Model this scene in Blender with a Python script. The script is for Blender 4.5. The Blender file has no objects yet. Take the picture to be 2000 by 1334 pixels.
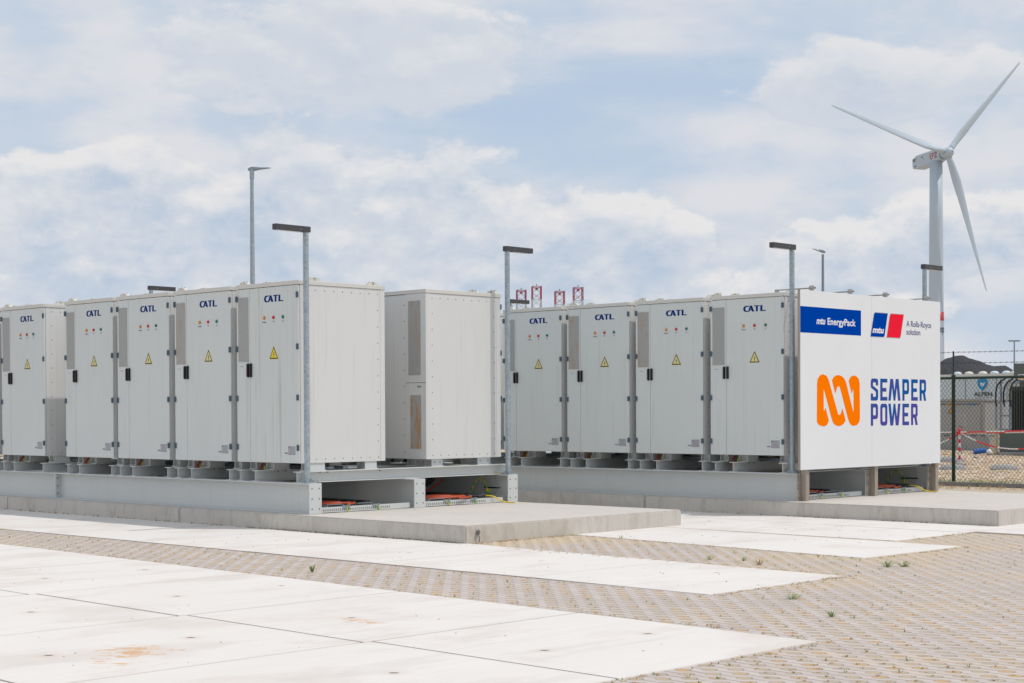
import bpy, bmesh, math, random
from mathutils import Vector, Matrix, noise
R = math.radians
random.seed(7)
sc = bpy.context.scene
C = sc.collection

# ---------------------------------------------------------------- camera
GZ, PZ = -0.8174, -0.6211            # ground level, top of the concrete plinths (z = 0 is the cabinet underside)
cam = bpy.data.cameras.new('camera'); co = bpy.data.objects.new('camera', cam); C.objects.link(co)
rt = Vector((0.72176814, 0.69211955, -0.00461294)); up = Vector((-0.00606602, 0.01299013, 0.99989722)); fw = Vector((-0.69210834, 0.72166598, -0.01357428))
co.matrix_world = Matrix(((rt.x, up.x, -fw.x, 15.95115), (rt.y, up.y, -fw.y, -12.81434), (rt.z, up.z, -fw.z, 0.6319), (0, 0, 0, 1)))
cam.sensor_width = 36; cam.lens = 3191.01/2000*36; cam.shift_y = 180.51/2000
cam.clip_start = 0.1; cam.clip_end = 6000
sc.camera = co
sc.view_settings.view_transform = 'Standard'; sc.view_settings.look = 'None'
sc.view_settings.exposure = 0.0; sc.view_settings.gamma = 1

# ---------------------------------------------------------------- sun
sun_dir = Vector((1, 0.7, 2.4)).normalized()
sd = bpy.data.lights.new('sun', 'SUN'); so = bpy.data.objects.new('sun', sd); C.objects.link(so)
sd.energy = 2.3; sd.angle = R(0.8); sd.color = (1, 0.955, 0.9)
so.rotation_euler = sun_dir.to_track_quat('Z', 'Y').to_euler(); so.location = (20, 10, 60)
SUN_EL = math.asin(sun_dir.z); SUN_ROT = math.atan2(sun_dir.x, sun_dir.y)

# ---------------------------------------------------------------- node helpers
class NT:
    def __init__(s, tree): s.t = tree; s.n = tree.nodes; s.l = tree.links
    def new(s, typ, **kw):
        n = s.n.new(typ)
        for k, v in kw.items(): setattr(n, k, v)
        return n
    def put(s, sock, v):
        if isinstance(v, (int, float)): sock.default_value = v
        elif isinstance(v, (tuple, list)):
            sock.default_value = tuple(v) + ((1,) if len(sock.default_value) == 4 and len(v) == 3 else ())
        else: s.l.new(v, sock)
    def m(s, op, a, b=0.0, c=0.0, clamp=False):
        n = s.new('ShaderNodeMath', operation=op, use_clamp=clamp)
        s.put(n.inputs[0], a); s.put(n.inputs[1], b)
        if len(n.inputs) > 2: s.put(n.inputs[2], c)
        return n.outputs[0]
    def sm(s, x, a, b):
        n = s.new('ShaderNodeMapRange', interpolation_type='SMOOTHSTEP'); s.put(n.inputs[0], x); s.put(n.inputs[1], a); s.put(n.inputs[2], b)
        n.inputs[3].default_value = 0; n.inputs[4].default_value = 1
        return n.outputs[0]
    def mix(s, f, a, b, bt='MIX'):
        n = s.new('ShaderNodeMix', data_type='RGBA', blend_type=bt)
        s.put(n.inputs[0], f); s.put(n.inputs[6], a); s.put(n.inputs[7], b)
        return n.outputs[2]
    def noise(s, vec, scale, detail=3, rough=0.5, out=0, dist=0.0):
        n = s.new('ShaderNodeTexNoise'); s.put(n.inputs['Vector'], vec)
        n.inputs['Scale'].default_value = scale; n.inputs['Detail'].default_value = detail; n.inputs['Roughness'].default_value = rough
        n.inputs['Distortion'].default_value = dist
        return n.outputs[out]
    def comb(s, x, y, z=0.0):
        n = s.new('ShaderNodeCombineXYZ'); s.put(n.inputs[0], x); s.put(n.inputs[1], y); s.put(n.inputs[2], z); return n.outputs[0]
    def sep(s, v):
        n = s.new('ShaderNodeSeparateXYZ'); s.put(n.inputs[0], v); return n.outputs
    def scale(s, v, t):
        n = s.new('ShaderNodeVectorMath', operation='MULTIPLY'); s.put(n.inputs[0], v); n.inputs[1].default_value = t; return n.outputs[0]

# ---------------------------------------------------------------- sky: Nishita blue with a broken layer of cloud
W = bpy.data.worlds.new('World'); sc.world = W; W.cycles.sampling_method = 'MANUAL'; W.cycles.sample_map_resolution = 512; W.use_nodes = True
W.node_tree.nodes.clear(); N = NT(W.node_tree)
sky = N.new('ShaderNodeTexSky', sky_type='NISHITA'); sky.sun_disc = False
sky.sun_elevation = SUN_EL; sky.sun_rotation = SUN_ROT; sky.air_density = 1.0; sky.dust_density = 1.5; sky.ozone_density = 1.0
tc = N.new('ShaderNodeTexCoord'); d = N.sep(tc.outputs['Generated'])
h0 = R(43.80)
A_ = N.m('ADD', N.m('MULTIPLY', d[0], math.cos(h0)), N.m('MULTIPLY', d[1], math.sin(h0)))
B_ = N.m('ADD', N.m('MULTIPLY', d[0], -math.sin(h0)), N.m('MULTIPLY', d[1], math.cos(h0)))
az = N.m('ARCTAN2', A_, B_)                                     # heading, radians
hl = N.m('SQRT', N.m('ADD', N.m('MULTIPLY', A_, A_), N.m('MULTIPLY', B_, B_)))
el = N.m('ARCTAN2', d[2], hl)                                   # elevation, radians
def blob(px, py, sx, sy, amp, rot=0.0):                         # a soft patch of cloud or clear air, (heading, elevation) from picture degrees
    a0 = math.atan((px-1000)/3191); e0 = math.atan((804-py)/3191)
    da = N.m('SUBTRACT', az, a0); de = N.m('SUBTRACT', el, e0)
    if rot:
        c, s_ = math.cos(rot), math.sin(rot)
        da, de = (N.m('ADD', N.m('MULTIPLY', da, c), N.m('MULTIPLY', de, s_)), N.m('SUBTRACT', N.m('MULTIPLY', de, c), N.m('MULTIPLY', da, s_)))
    q = N.m('ADD', N.m('POWER', N.m('MULTIPLY', da, 3191/sx), 2.0), N.m('POWER', N.m('MULTIPLY', de, 3191/sy), 2.0))
    return N.m('MULTIPLY', N.m('EXPONENT', N.m('MULTIPLY', q, -1.0)), amp)
def total(bl):
    r = bl[0]
    for b in bl[1:]: r = N.m('ADD', r, b)
    return r
# high thin veil: how much blue shows
vv = N.comb(N.m('MULTIPLY', az, 1.0), N.m('MULTIPLY', el, 3.4), 3.3)
veil = N.noise(vv, 5.0, 6, 0.55, dist=0.3)
blue_f = total([blob(1230, 170, 380, 75, .36), blob(980, 250, 260, 70, .22), blob(1500, 325, 260, 40, .30), blob(60, 250, 200, 60, .24), blob(500, 235, 380, 45, .10), blob(1700, 90, 240, 30, .14), blob(100, 30, 200, 40, .18), blob(1900, 470, 150, 60, .12), blob(1250, 350, 300, 40, .18), blob(60, 560, 160, 40, .22), blob(1060, 30, 200, 30, .12), blob(640, 60, 300, 140, -.16), blob(650, 520, 260, 60, .12)])
blue = N.sm(N.m('ADD', N.m('MULTIPLY', veil, 1.15), blue_f), .60, 1.02)
# cumulus banks: rounded masses with a billowy rim, bright on top and grey inside
banks = [(640, 500, 440, 250), (300, 400, 190, 125), (1010, 480, 330, 165), (55, 440, 120, 115), (1290, 475, 130, 62), (1560, 560, 260, 110), (1830, 470, 190, 80), (250, 560, 330, 75), (1720, 180, 330, 75), (640, 110, 380, 120), (1250, 560, 300, 100)]
def bank_field(off):
    r = None
    for px, py, sx, sy in banks:
        a0 = math.atan((px-1000)/3191); e0 = math.atan((804-py)/3191)-off
        q = N.m('ADD', N.m('POWER', N.m('MULTIPLY', N.m('SUBTRACT', az, a0), 3191/sx), 2.0), N.m('POWER', N.m('MULTIPLY', N.m('SUBTRACT', el, e0), 3191/sy), 2.0))
        f = N.m('SUBTRACT', 1.0, q)
        r = f if r is None else N.m('SMOOTH_MAX', r, f, .25)
    v = N.comb(N.m('MULTIPLY', az, 1.0), N.m('MULTIPLY', N.m('ADD', el, off), 1.75), 7.7)
    n = N.noise(v, 17.0, 8, 0.57, dist=0.1)
    n = N.m('ADD', N.m('MULTIPLY', N.m('SUBTRACT', n, .5), 3.3), N.m('MULTIPLY', N.m('SUBTRACT', N.noise(v, 6.0, 1, 0.5), .5), 1.6))
    return N.m('ADD', N.m('MAXIMUM', r, -1.5), n)
bf = bank_field(0.0); bf2 = bank_field(0.010)
cov = N.sm(bf, -.12, .30)
lit = N.m('SUBTRACT', bf, bf2)
rim = N.m('MULTIPLY', N.sm(bf, -.05, .3), N.sm(bf, 1.5, .35))
puff = N.noise(N.comb(az, N.m('MULTIPLY', el, 1.3), 4.4), 42.0, 6, .6, dist=.2)
hi = N.sm(el, .175, .13)                                        # the highest banks are thin and soft
litf = N.m('ADD', N.m('MULTIPLY', N.sm(lit, -.25, .95), .8), N.m('MULTIPLY', rim, .38))
litf = N.m('ADD', N.m('MULTIPLY', litf, N.m('ADD', .55, N.m('MULTIPLY', hi, .45))), N.m('MULTIPLY', N.m('SUBTRACT', puff, .5), N.m('MULTIPLY', hi, 1.3)))
litf = N.m('ADD', litf, N.m('MULTIPLY', N.m('SUBTRACT', 1.0, hi), .22), clamp=True)
mot = N.noise(N.comb(az, N.m('MULTIPLY', el, 2.2), 1.1), 11.0, 6, .55)
veil_c = N.mix(N.sm(mot, .35, .65), (.55, .635, .745), (.72, .73, .77))
skyc = N.mix(1.0, sky.outputs[0], (.1, .1, .1), 'MULTIPLY')
skyb = N.mix(.66, skyc, (.56, .69, .87))                         # thin high haze over the blue
c0 = N.mix(N.m('MULTIPLY', blue, .95), veil_c, skyb)
cc = N.mix(litf, (.475, .57, .70), (.83, .81, .805))
c1 = N.mix(N.m('MULTIPLY', cov, .86), c0, cc)
# lower hemisphere: plain
c2 = N.mix(N.sm(d[2], -.02, 0.0), (.5, .5, .5), c1)
bg = N.new('ShaderNodeBackground'); N.put(bg.inputs[0], c2); bg.inputs[1].default_value = 1.0
wo = N.new('ShaderNodeOutputWorld'); N.l.new(bg.outputs[0], wo.inputs[0])

# ---------------------------------------------------------------- materials
SLOTS = [(3.04, -5.30), (3.03, -4.26), (5.10, -5.34), (5.16, -6.65), (7.17, -6.66), (7.18, -7.69), (9.24, -4.55), (9.25, -5.55), (9.21, -6.74), (7.17, -5.30), (5.1, -4.3), (3.1, -6.8), (4.61, 2.37), (6.34, 2.69), (-3.8, -1.22), (-.83, -.83), (3.55, -1.42), (7.17, -1.02), (5.2, -1.2), (1.2, -1.3), (5.2, 4.1), (3.3, 4.3)]
def mat(name, col, rough=.5, metal=0.0, fn=None, spec=.5):
    m = bpy.data.materials.new(name); m.use_nodes = True; T = NT(m.node_tree)
    b = m.node_tree.nodes['Principled BSDF']; b.inputs['Roughness'].default_value = rough; b.inputs['Metallic'].default_value = metal
    b.inputs['Specular IOR Level'].default_value = spec
    b.inputs['Base Color'].default_value = tuple(col) + (1,)
    if fn: fn(T, b)
    return m
def geo(T): return T.new('ShaderNodeNewGeometry').outputs['Position']
def bump(T, b, h, dist, strength=1.0):
    n = T.new('ShaderNodeBump'); n.inputs['Distance'].default_value = dist; n.inputs['Strength'].default_value = strength
    T.put(n.inputs['Height'], h); T.l.new(n.outputs[0], b.inputs['Normal'])
def painted(col, streak=.10, dirt=(.40, .36, .30), orange=0.0):
    def fn(T, b):
        p = geo(T)
        s1 = T.noise(T.scale(p, (26, 26, .55)), 1.0, 5, .6)
        s2 = T.noise(T.scale(p, (7, 7, .9)), 1.0, 4, .55)
        big = T.noise(p, 1.3, 4, .5)
        f = T.m('MULTIPLY', T.sm(s1, .45, .78), T.sm(s2, .42, .66))
        c = T.mix(T.m('MULTIPLY', f, streak*3.2), col, dirt)
        c = T.mix(T.m('MULTIPLY', T.sm(big, .35, .7), .10), c, tuple(x*.80 for x in col))
        if orange:
            c = T.mix(T.m('MULTIPLY', T.sm(T.noise(T.scale(p, (9, 9, 2.0)), 1.6, 5, .65), .60, .74), orange), c, (.42, .20, .07))
        T.l.new(c, b.inputs['Base Color'])
        T.l.new(T.m('ADD', T.m('MULTIPLY', big, .2), .36), b.inputs['Roughness'])
        bump(T, b, T.noise(T.scale(p, (1, 1, .4)), 2.2, 2), .004, .35)
    return fn
M = {}
M['cab'] = mat('cabinet paint', (.60, .60, .585), .45, 0, painted((.64, .67, .655), .09))
M['cab_dirty'] = mat('streaked cabinet paint', (.60, .60, .585), .45, 0, painted((.63, .66, .64), .27))
M['cab_side'] = mat('cabinet side paint', (.60, .60, .58), .45, 0, painted((.665, .665, .65), .09))
M['frame'] = mat('frame paint', (.50, .53, .54), .42, 0, painted((.585, .605, .595), .06))
M['cap'] = mat('cap paint', (.62, .61, .58), .5, 0, painted((.64, .625, .58), .10, orange=.16))
M['seam'] = mat('joint shadow gap', (.10, .10, .10), .8)
M['bolt'] = mat('bolt head', (.20, .20, .20), .4, .5)
M['zbolt'] = mat('zinc bolt', (.42, .44, .46), .35, .8)
M['hinge'] = mat('hinge', (.10, .15, .19), .5, .3)
M['black'] = mat('black plastic', (.012, .012, .013), .35)
M['lamp'] = mat('dark grey lamp housing', (.055, .053, .058), .5)
M['lens'] = mat('lamp lens', (.5, .5, .5), .3)
M['navy'] = mat('navy lettering', (.006, .035, .19), .65, spec=0.0)
M['orange_l'] = mat('orange indicator', (.80, .26, .0), .25)
M['red_l'] = mat('red indicator', (.70, .005, .02), .25)
M['green_l'] = mat('green indicator', (.0, .20, .11), .25)
M['yellow'] = mat('bright yellow sticker', (.78, .62, .03), .5)
M['yellow_pale'] = mat('faded yellow sticker', (.72, .64, .27), .5)
M['sblack'] = mat('sticker black', (.03, .022, .015), .5)
M['plate'] = mat('nameplate', (.42, .42, .43), .35, .2)
M['text_grey'] = mat('small lettering', (.18, .20, .26), .5)
M['white_lug'] = mat('white bracket', (.62, .61, .57), .5, 0, painted((.66, .64, .59), .12, orange=.3))
def vent(rust):
    def fn(T, b):
        p = T.sep(geo(T))
        hx = T.m('ADD', p[0], p[1])
        v = T.new('ShaderNodeTexVoronoi', voronoi_dimensions='2D'); v.inputs['Scale'].default_value = 1.0; v.inputs['Randomness'].default_value = 0.0
        T.put(v.inputs['Vector'], T.comb(T.m('MULTIPLY', hx, 85), T.m('MULTIPLY', p[2], 85)))
        hole = T.sm(v.outputs['Distance'], .36, .28)
        base = T.mix(hole, (.47, .475, .46), (.16, .165, .16))
        if rust:
            pp = geo(T)
            n1 = T.noise(T.scale(pp, (14, 14, 3.2)), 1.0, 6, .68)
            n2 = T.noise(pp, 60, 3, .6)
            f = T.m('MULTIPLY', T.sm(n1, .50 - .07*rust, .60), T.sm(n2, .30, .55))
            base = T.mix(T.m('MULTIPLY', f, min(1, .9*rust)), base, (.47, .22, .05))
        T.l.new(base, b.inputs['Base Color'])
    return fn
M['vent'] = mat('vent mesh', (.3, .3, .3), .55, .2, vent(0))
M['vent_rust'] = mat('speckled vent mesh', (.3, .3, .3), .6, .1, vent(.45))
M['vent_rusty'] = mat('rusty vent mesh', (.3, .3, .3), .7, 0, vent(1.15))
def galv(T, b):
    p = geo(T)
    v = T.new('ShaderNodeTexVoronoi'); v.inputs['Scale'].default_value = 60; T.put(v.inputs['Vector'], p)
    n = T.noise(T.scale(p, (1, 1, .5)), 14, 4, .6)
    r = T.sep(v.outputs['Color'])
    c = T.mix(r[0], (.27, .33, .37), (.42, .48, .51))
    c = T.mix(T.m('MULTIPLY', T.sm(n, .5, .75), .5), c, (.52, .56, .57))
    T.l.new(c, b.inputs['Base Color'])
M['galv'] = mat('galvanised steel', (.4, .45, .48), .45, .35, galv)
M['galv_tray'] = mat('galvanised tray', (.4, .43, .45), .35, .6, galv)
def alu(T, b):
    p = geo(T); c = T.mix(T.noise(T.scale(p, (8, 8, .8)), 2, 4, .6), (.30, .25, .20), (.43, .375, .31))
    T.l.new(c, b.inputs['Base Color'])
M['post'] = mat('taupe steel post', (.3, .27, .24), .45, .2, alu)
M['panel'] = mat('white sign panel', (.70, .71, .725), .38, 0, painted((.775, .78, .79), .012))
M['blue'] = mat('sign blue', (.0, .052, .36), .65, spec=0.0)
M['red'] = mat('sign red', (.86, .018, .045), .65, spec=0.0)
M['silver'] = mat('logo edge', (.42, .42, .41), .35, .5)
M['orange'] = mat('sign orange', (1.0, .20, .0), .65, spec=0.0)
M['white'] = mat('white lettering', (.78, .78, .80), .45)
M['indigo'] = mat('slim dark blue lettering', (.045, .06, .19), .5)
def semper(T, b):
    p = T.sep(geo(T)); n = T.noise(geo(T), 2.4, 0)
    f = T.sm(T.m('ADD', T.m('MULTIPLY', T.m('SUBTRACT', 1.0, p[2]), .55), T.m('MULTIPLY', T.m('SUBTRACT', n, .5), 1.6)), -.12, .42)
    T.l.new(T.mix(f, (.008, .10, .33), (.085, .075, .33)), b.inputs['Base Color'])
M['semper'] = mat('blue violet lettering', (.02, .08, .32), .65, 0, semper, spec=0.0)
M['cable_o'] = mat('orange cable', (.44, .07, .025), .5)
M['cable_r'] = mat('red cable', (.42, .02, .012), .4)
M['cable_k'] = mat('black cable', (.012, .012, .014), .4)
M['cable_y'] = mat('yellow cable', (.78, .55, .01), .4)
def yg(T, b):
    p = T.sep(geo(T)); f = T.sm(T.m('FRACT', T.m('MULTIPLY', T.m('ADD', p[2], p[1]), 9)), .48, .52)
    T.l.new(T.mix(f, (.10, .38, .02), (.70, .66, .02)), b.inputs['Base Color'])
M['cable_yg'] = mat('yellow green cable', (.4, .5, .02), .4, 0, yg)
def concrete(a, bcol, dark, stain=.3):
    def fn(T, b):
        p = geo(T)
        n = T.noise(p, 1.1, 5, .6); n2 = T.noise(p, 30, 4, .65); vs = T.noise(T.scale(p, (7, 7, 2.2)), 1.0, 7, .72, dist=.6)
        c = T.mix(n, a, bcol)
        c = T.mix(T.m('MULTIPLY', T.sm(vs, .46, .68), stain), c, dark)
        c = T.mix(T.m('MULTIPLY', T.sm(n2, .56, .76), .35), c, tuple(x*.7 for x in a))
        T.l.new(c, b.inputs['Base Color']); bump(T, b, n2, .006, .5)
    return fn
M['plinth'] = mat('plinth concrete', (.42, .4, .37), .85, 0, concrete((.50, .465, .42), (.63, .59, .535), (.32, .28, .22), .40))
M['plinth_top'] = mat('plinth top concrete', (.5, .48, .45), .85, 0, concrete((.50, .46, .42), (.60, .565, .52), (.42, .37, .32), .25))
def slabm(T, b):
    p = geo(T)
    n = T.noise(T.scale(p, (.9, .45, 1)), 1.0, 5, .6); br = T.noise(T.scale(p, (34, 1.6, 1)), 1.0, 4, .6); f = T.noise(p, 60, 4, .7)
    c = T.mix(n, (.665, .622, .585), (.735, .703, .67))
    c = T.mix(T.m('MULTIPLY', T.sm(br, .5, .72), .18), c, (.52, .475, .43))
    c = T.mix(T.m('MULTIPLY', T.sm(T.noise(T.scale(p, (1, .6, 1)), 1.4, 6, .62), .47, .66), .55), c, (.59, .525, .475))
    c = T.mix(T.m('MULTIPLY', T.sm(f, .60, .78), .4), c, (.45, .42, .38))
    ty = T.noise(T.scale(p, (3.2, .5, 1)), 1.0, 5, .7); c = T.mix(T.m('MULTIPLY', T.sm(ty, .56, .68), .22), c, (.47, .44, .42))
    # rust-coloured spills that lie on two of the slabs
    def spot(x, y, sx, sy, amp):
        s = T.sep(p); q = T.m('ADD', T.m('POWER', T.m('DIVIDE', T.m('SUBTRACT', s[0], x), sx), 2.0), T.m('POWER', T.m('DIVIDE', T.m('SUBTRACT', s[1], y), sy), 2.0))
        return T.m('MULTIPLY', T.m('EXPONENT', T.m('MULTIPLY', q, -1.0)), amp)
    for sx_, sy_ in SLOTS[:10]: c = T.mix(T.m('MULTIPLY', spot(sx_, sy_, .07, .07, .6), T.noise(p, 30, 3, .6)), c, (.46, .30, .17))
    sp = T.m('ADD', spot(7.4, -7.2, .38, .30, 1.25), T.m('ADD', spot(7.35, -5.38, .50, .20, 1.1), T.m('ADD', spot(7.9, -7.6, .55, .25, .9), spot(9.6, -6.6, .25, .2, .7))))
    s_ = T.sep(p); nn = T.noise(T.comb(T.m('MULTIPLY', T.m('ADD', T.m('MULTIPLY', s_[0], .72), T.m('MULTIPLY', s_[1], .69)), 7), T.m('MULTIPLY', T.m('SUBTRACT', T.m('MULTIPLY', s_[1], .72), T.m('MULTIPLY', s_[0], .69)), 12)), 1.0, 5, .72)
    c = T.mix(T.m('MULTIPLY', T.sm(T.m('ADD', T.m('MULTIPLY', sp, .24), nn), .73, .84), .75), c, (.60, .31, .10))
    T.l.new(c, b.inputs['Base Color']); bump(T, b, T.m('ADD', f, br), .002, .35)
M['joint'] = mat('packed joint earth', (.26, .215, .17), .95)
M['slot'] = mat('rusty slot', (.16, .09, .045), .9)
M['slab'] = mat('pale slab concrete', (.66, .64, .62), .8, 0, slabm)
def paver(T, b):
    p = geo(T); s = T.sep(p)
    wob = T.noise(p, 9, 3, .6)
    v = T.m('ADD', T.m('DIVIDE', T.m('SUBTRACT', s[1], -4.91), .105), T.m('MULTIPLY', T.m('SUBTRACT', wob, .5), .10))
    row = T.m('ROUND', v); dv = T.m('SUBTRACT', v, row)                 # distance to a joint line, in pitches
    odd = T.m('ABSOLUTE', T.m('SUBTRACT', T.m('FLOORED_MODULO', row, 2.0), 0.0))
    u = T.m('ADD', T.m('DIVIDE', T.m('SUBTRACT', s[0], 10.51), .21), T.m('MULTIPLY', odd, .5))
    du = T.m('SUBTRACT', u, T.m('ROUND', u))
    n1 = T.noise(p, 26, 4, .7); n2 = T.noise(p, 90, 3, .7); big = T.noise(p, .8, 5, .6); mid = T.noise(p, 3.5, 4, .6)
    r = T.m('SQRT', T.m('ADD', T.m('POWER', T.m('MULTIPLY', du, .21), 2.0), T.m('POWER', T.m('MULTIPLY', dv, .105), 2.0)))
    r2 = T.m('ADD', r, T.m('MULTIPLY', T.m('SUBTRACT', n1, .5), .020))
    hole = T.sm(r2, .045, .037)
    rim = T.m('MULTIPLY', T.sm(r2, .052, .045), T.m('SUBTRACT', 1.0, hole))
    joint = T.sm(T.m('ABSOLUTE', dv), .050, .022)
    joint = T.m('MULTIPLY', joint, T.sm(T.noise(p, 5, 3, .6), .30, .52))
    cj = T.m('MULTIPLY', T.sm(T.m('ABSOLUTE', T.m('SUBTRACT', T.m('ABSOLUTE', du), .5)), .03, .012), .35)
    near = T.m('MULTIPLY', T.m('MULTIPLY', T.sm(s[0], 4.3, 3.2), T.sm(s[1], -.6, -.2)), .30)     # sand drifted against the plinth end
    near = T.m('ADD', near, T.m('MULTIPLY', T.m('MULTIPLY', T.sm(s[0], 9.0, 7.4), T.sm(s[1], .2, 1.4)), .14))
    spill = T.m('MULTIPLY', T.sm(T.m('ADD', T.m('ADD', T.m('MULTIPLY', big, .7), near), T.m('MULTIPLY', n1, .46)), .57, .80), .85)
    cell = T.new('ShaderNodeTexWhiteNoise', noise_dimensions='2D'); T.put(cell.inputs['Vector'], T.comb(T.m('ROUND', u), row))
    pcell = T.new('ShaderNodeTexWhiteNoise', noise_dimensions='2D'); T.put(pcell.inputs['Vector'], T.comb(T.m('FLOOR', u), T.m('FLOOR', v)))
    grey = T.mix(T.m('ADD', T.m('MULTIPLY', mid, .5), T.m('MULTIPLY', pcell.outputs[0], .5)), (.435, .375, .345), (.575, .51, .475))
    grey = T.mix(T.m('MULTIPLY', T.sm(n2, .55, .8), .4), grey, (.30, .275, .26))
    sand = T.mix(n2, (.33, .26, .18), (.62, .51, .37))
    sand = T.mix(T.m('MULTIPLY', T.sm(cell.outputs[0], .62, .95), .9), sand, T.mix(n1, (.46, .29, .13), (.60, .42, .23)))
    sand = T.mix(T.m('MULTIPLY', T.sm(cell.outputs[0], .45, .05), .55), sand, (.40, .36, .32))
    sand = T.mix(T.m('MULTIPLY', T.sm(T.noise(p, 140, 2, .7), .60, .72), .8), sand, (.12, .09, .05))
    c = T.mix(spill, grey, T.mix(n2, (.47, .37, .26), (.66, .54, .39)))
    c = T.mix(T.m('MULTIPLY', joint, .85), c, (.19, .145, .11))
    c = T.mix(T.m('MULTIPLY', rim, .5), c, (.20, .165, .13))
    c = T.mix(hole, c, sand)
    T.l.new(c, b.inputs['Base Color'])
    h = T.m('SUBTRACT', T.m('SUBTRACT', T.m('MULTIPLY', n1, .15), T.m('MULTIPLY', hole, .8)), joint)
    bump(T, b, h, .010, .8)
M['paver'] = mat('perforated pavers', (.42, .39, .37), .9, 0, paver)
def sandm(T, b):
    p = geo(T); n = T.noise(p, 3, 6, .65); n2 = T.noise(p, 40, 4, .7)
    c = T.mix(n, (.40, .33, .24), (.55, .47, .36)); c = T.mix(T.m('MULTIPLY', T.sm(n2, .5, .7), .5), c, (.28, .22, .14))
    T.l.new(c, b.inputs['Base Color']); bump(T, b, n2, .01)
M['sand'] = mat('sand', (.48, .4, .3), .95, 0, sandm)
def gravelm(T, b):
    p = geo(T)
    v = T.new('ShaderNodeTexVoronoi'); v.inputs['Scale'].default_value = 8.5; T.put(v.inputs['Vector'], T.scale(p, (1.3, 1, 1)))
    s = T.sep(v.outputs['Color'])
    c = T.mix(s[0], (.50, .32, .17), (.80, .66, .47)); c = T.mix(T.sm(s[1], .80, .9), c, (.85, .80, .72)); c = T.mix(T.sm(s[2], .82, .9), c, (.36, .20, .10))
    c = T.mix(T.m('MULTIPLY', T.sm(v.outputs['Distance'], .45, .75), .85), c, (.10, .065, .04))
    T.l.new(c, b.inputs['Base Color']); bump(T, b, T.m('SUBTRACT', 1.0, v.outputs['Distance']), .03)
M['gravel'] = mat('gravel', (.5, .4, .3), .9, 0, gravelm)
M['fence'] = mat('dark green fence', (.008, .03, .018), .45)
M['wire'] = mat('fence wire', (.02, .028, .024), .5, .1)
M['kerb'] = mat('kerb concrete', (.22, .215, .2), .9, 0, concrete((.20, .19, .18), (.28, .27, .25), (.12, .12, .1)))
M['conc'] = mat('grey concrete', (.33, .33, .32), .9, 0, concrete((.30, .30, .295), (.40, .40, .39), (.2, .2, .2), .3))
M['grass'] = mat('weed green', (.2, .3, .07), .7, 0, lambda T, b: T.l.new(T.mix(T.noise(geo(T), 25, 2), (.13, .22, .05), (.33, .38, .13)), b.inputs['Base Color']))
M['straw'] = mat('dry straw', (.42, .27, .10), .8, 0, lambda T, b: T.l.new(T.mix(T.noise(geo(T), 12, 2), (.33, .19, .07), (.55, .40, .19)), b.inputs['Base Color']))
M['turb'] = mat('turbine paint', (.46, .53, .60), .45)  # light grey paint, with the blue of distance haze put into its colour
M['turb_red'] = mat('turbine red', (.60, .10, .12), .5)
M['epz'] = mat('dark red lettering', (.45, .03, .03), .5)
M['navy_pale'] = mat('faint blue lettering', (.12, .15, .30), .5)
M['lred'] = mat('lattice red', (.36, .09, .13), .6)
M['lwhite'] = mat('lattice white', (.50, .53, .58), .6)
M['ldark'] = mat('lattice dark', (.05, .08, .13), .6)
def coalm(T, b):
    p = geo(T); n = T.noise(T.scale(p, (1, 1, .5)), .9, 7, .7)
    T.l.new(T.mix(n, (.028, .029, .036), (.085, .086, .098)), b.inputs['Base Color']); bump(T, b, n, 1.2)
M['coal'] = mat('coal', (.05, .05, .06), .9, 0, coalm)
M['cont'] = mat('pale blue grey container', (.45, .52, .56), .45, 0, painted((.56, .64, .68), .06))
M['grp'] = mat('grey enclosure', (.33, .33, .32), .6, 0, painted((.35, .35, .34), .08))
M['tgreen'] = mat('transformer green grey', (.10, .125, .11), .5)
M['tfin'] = mat('transformer fins', (.05, .06, .055), .5)
M['steelblue'] = mat('blue grey steel', (.25, .29, .34), .45, .3)
M['redpost'] = mat('barrier red', (.75, .02, .03), .5)
M['whitepost'] = mat('barrier white', (.75, .73, .72), .5)
M['bluecap'] = mat('blue plastic', (.01, .10, .40), .4)
M['alf'] = mat('logo cyan', (.0, .27, .55), .4)
M['warn_o'] = mat('warning orange', (.80, .36, .01), .5)

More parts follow.
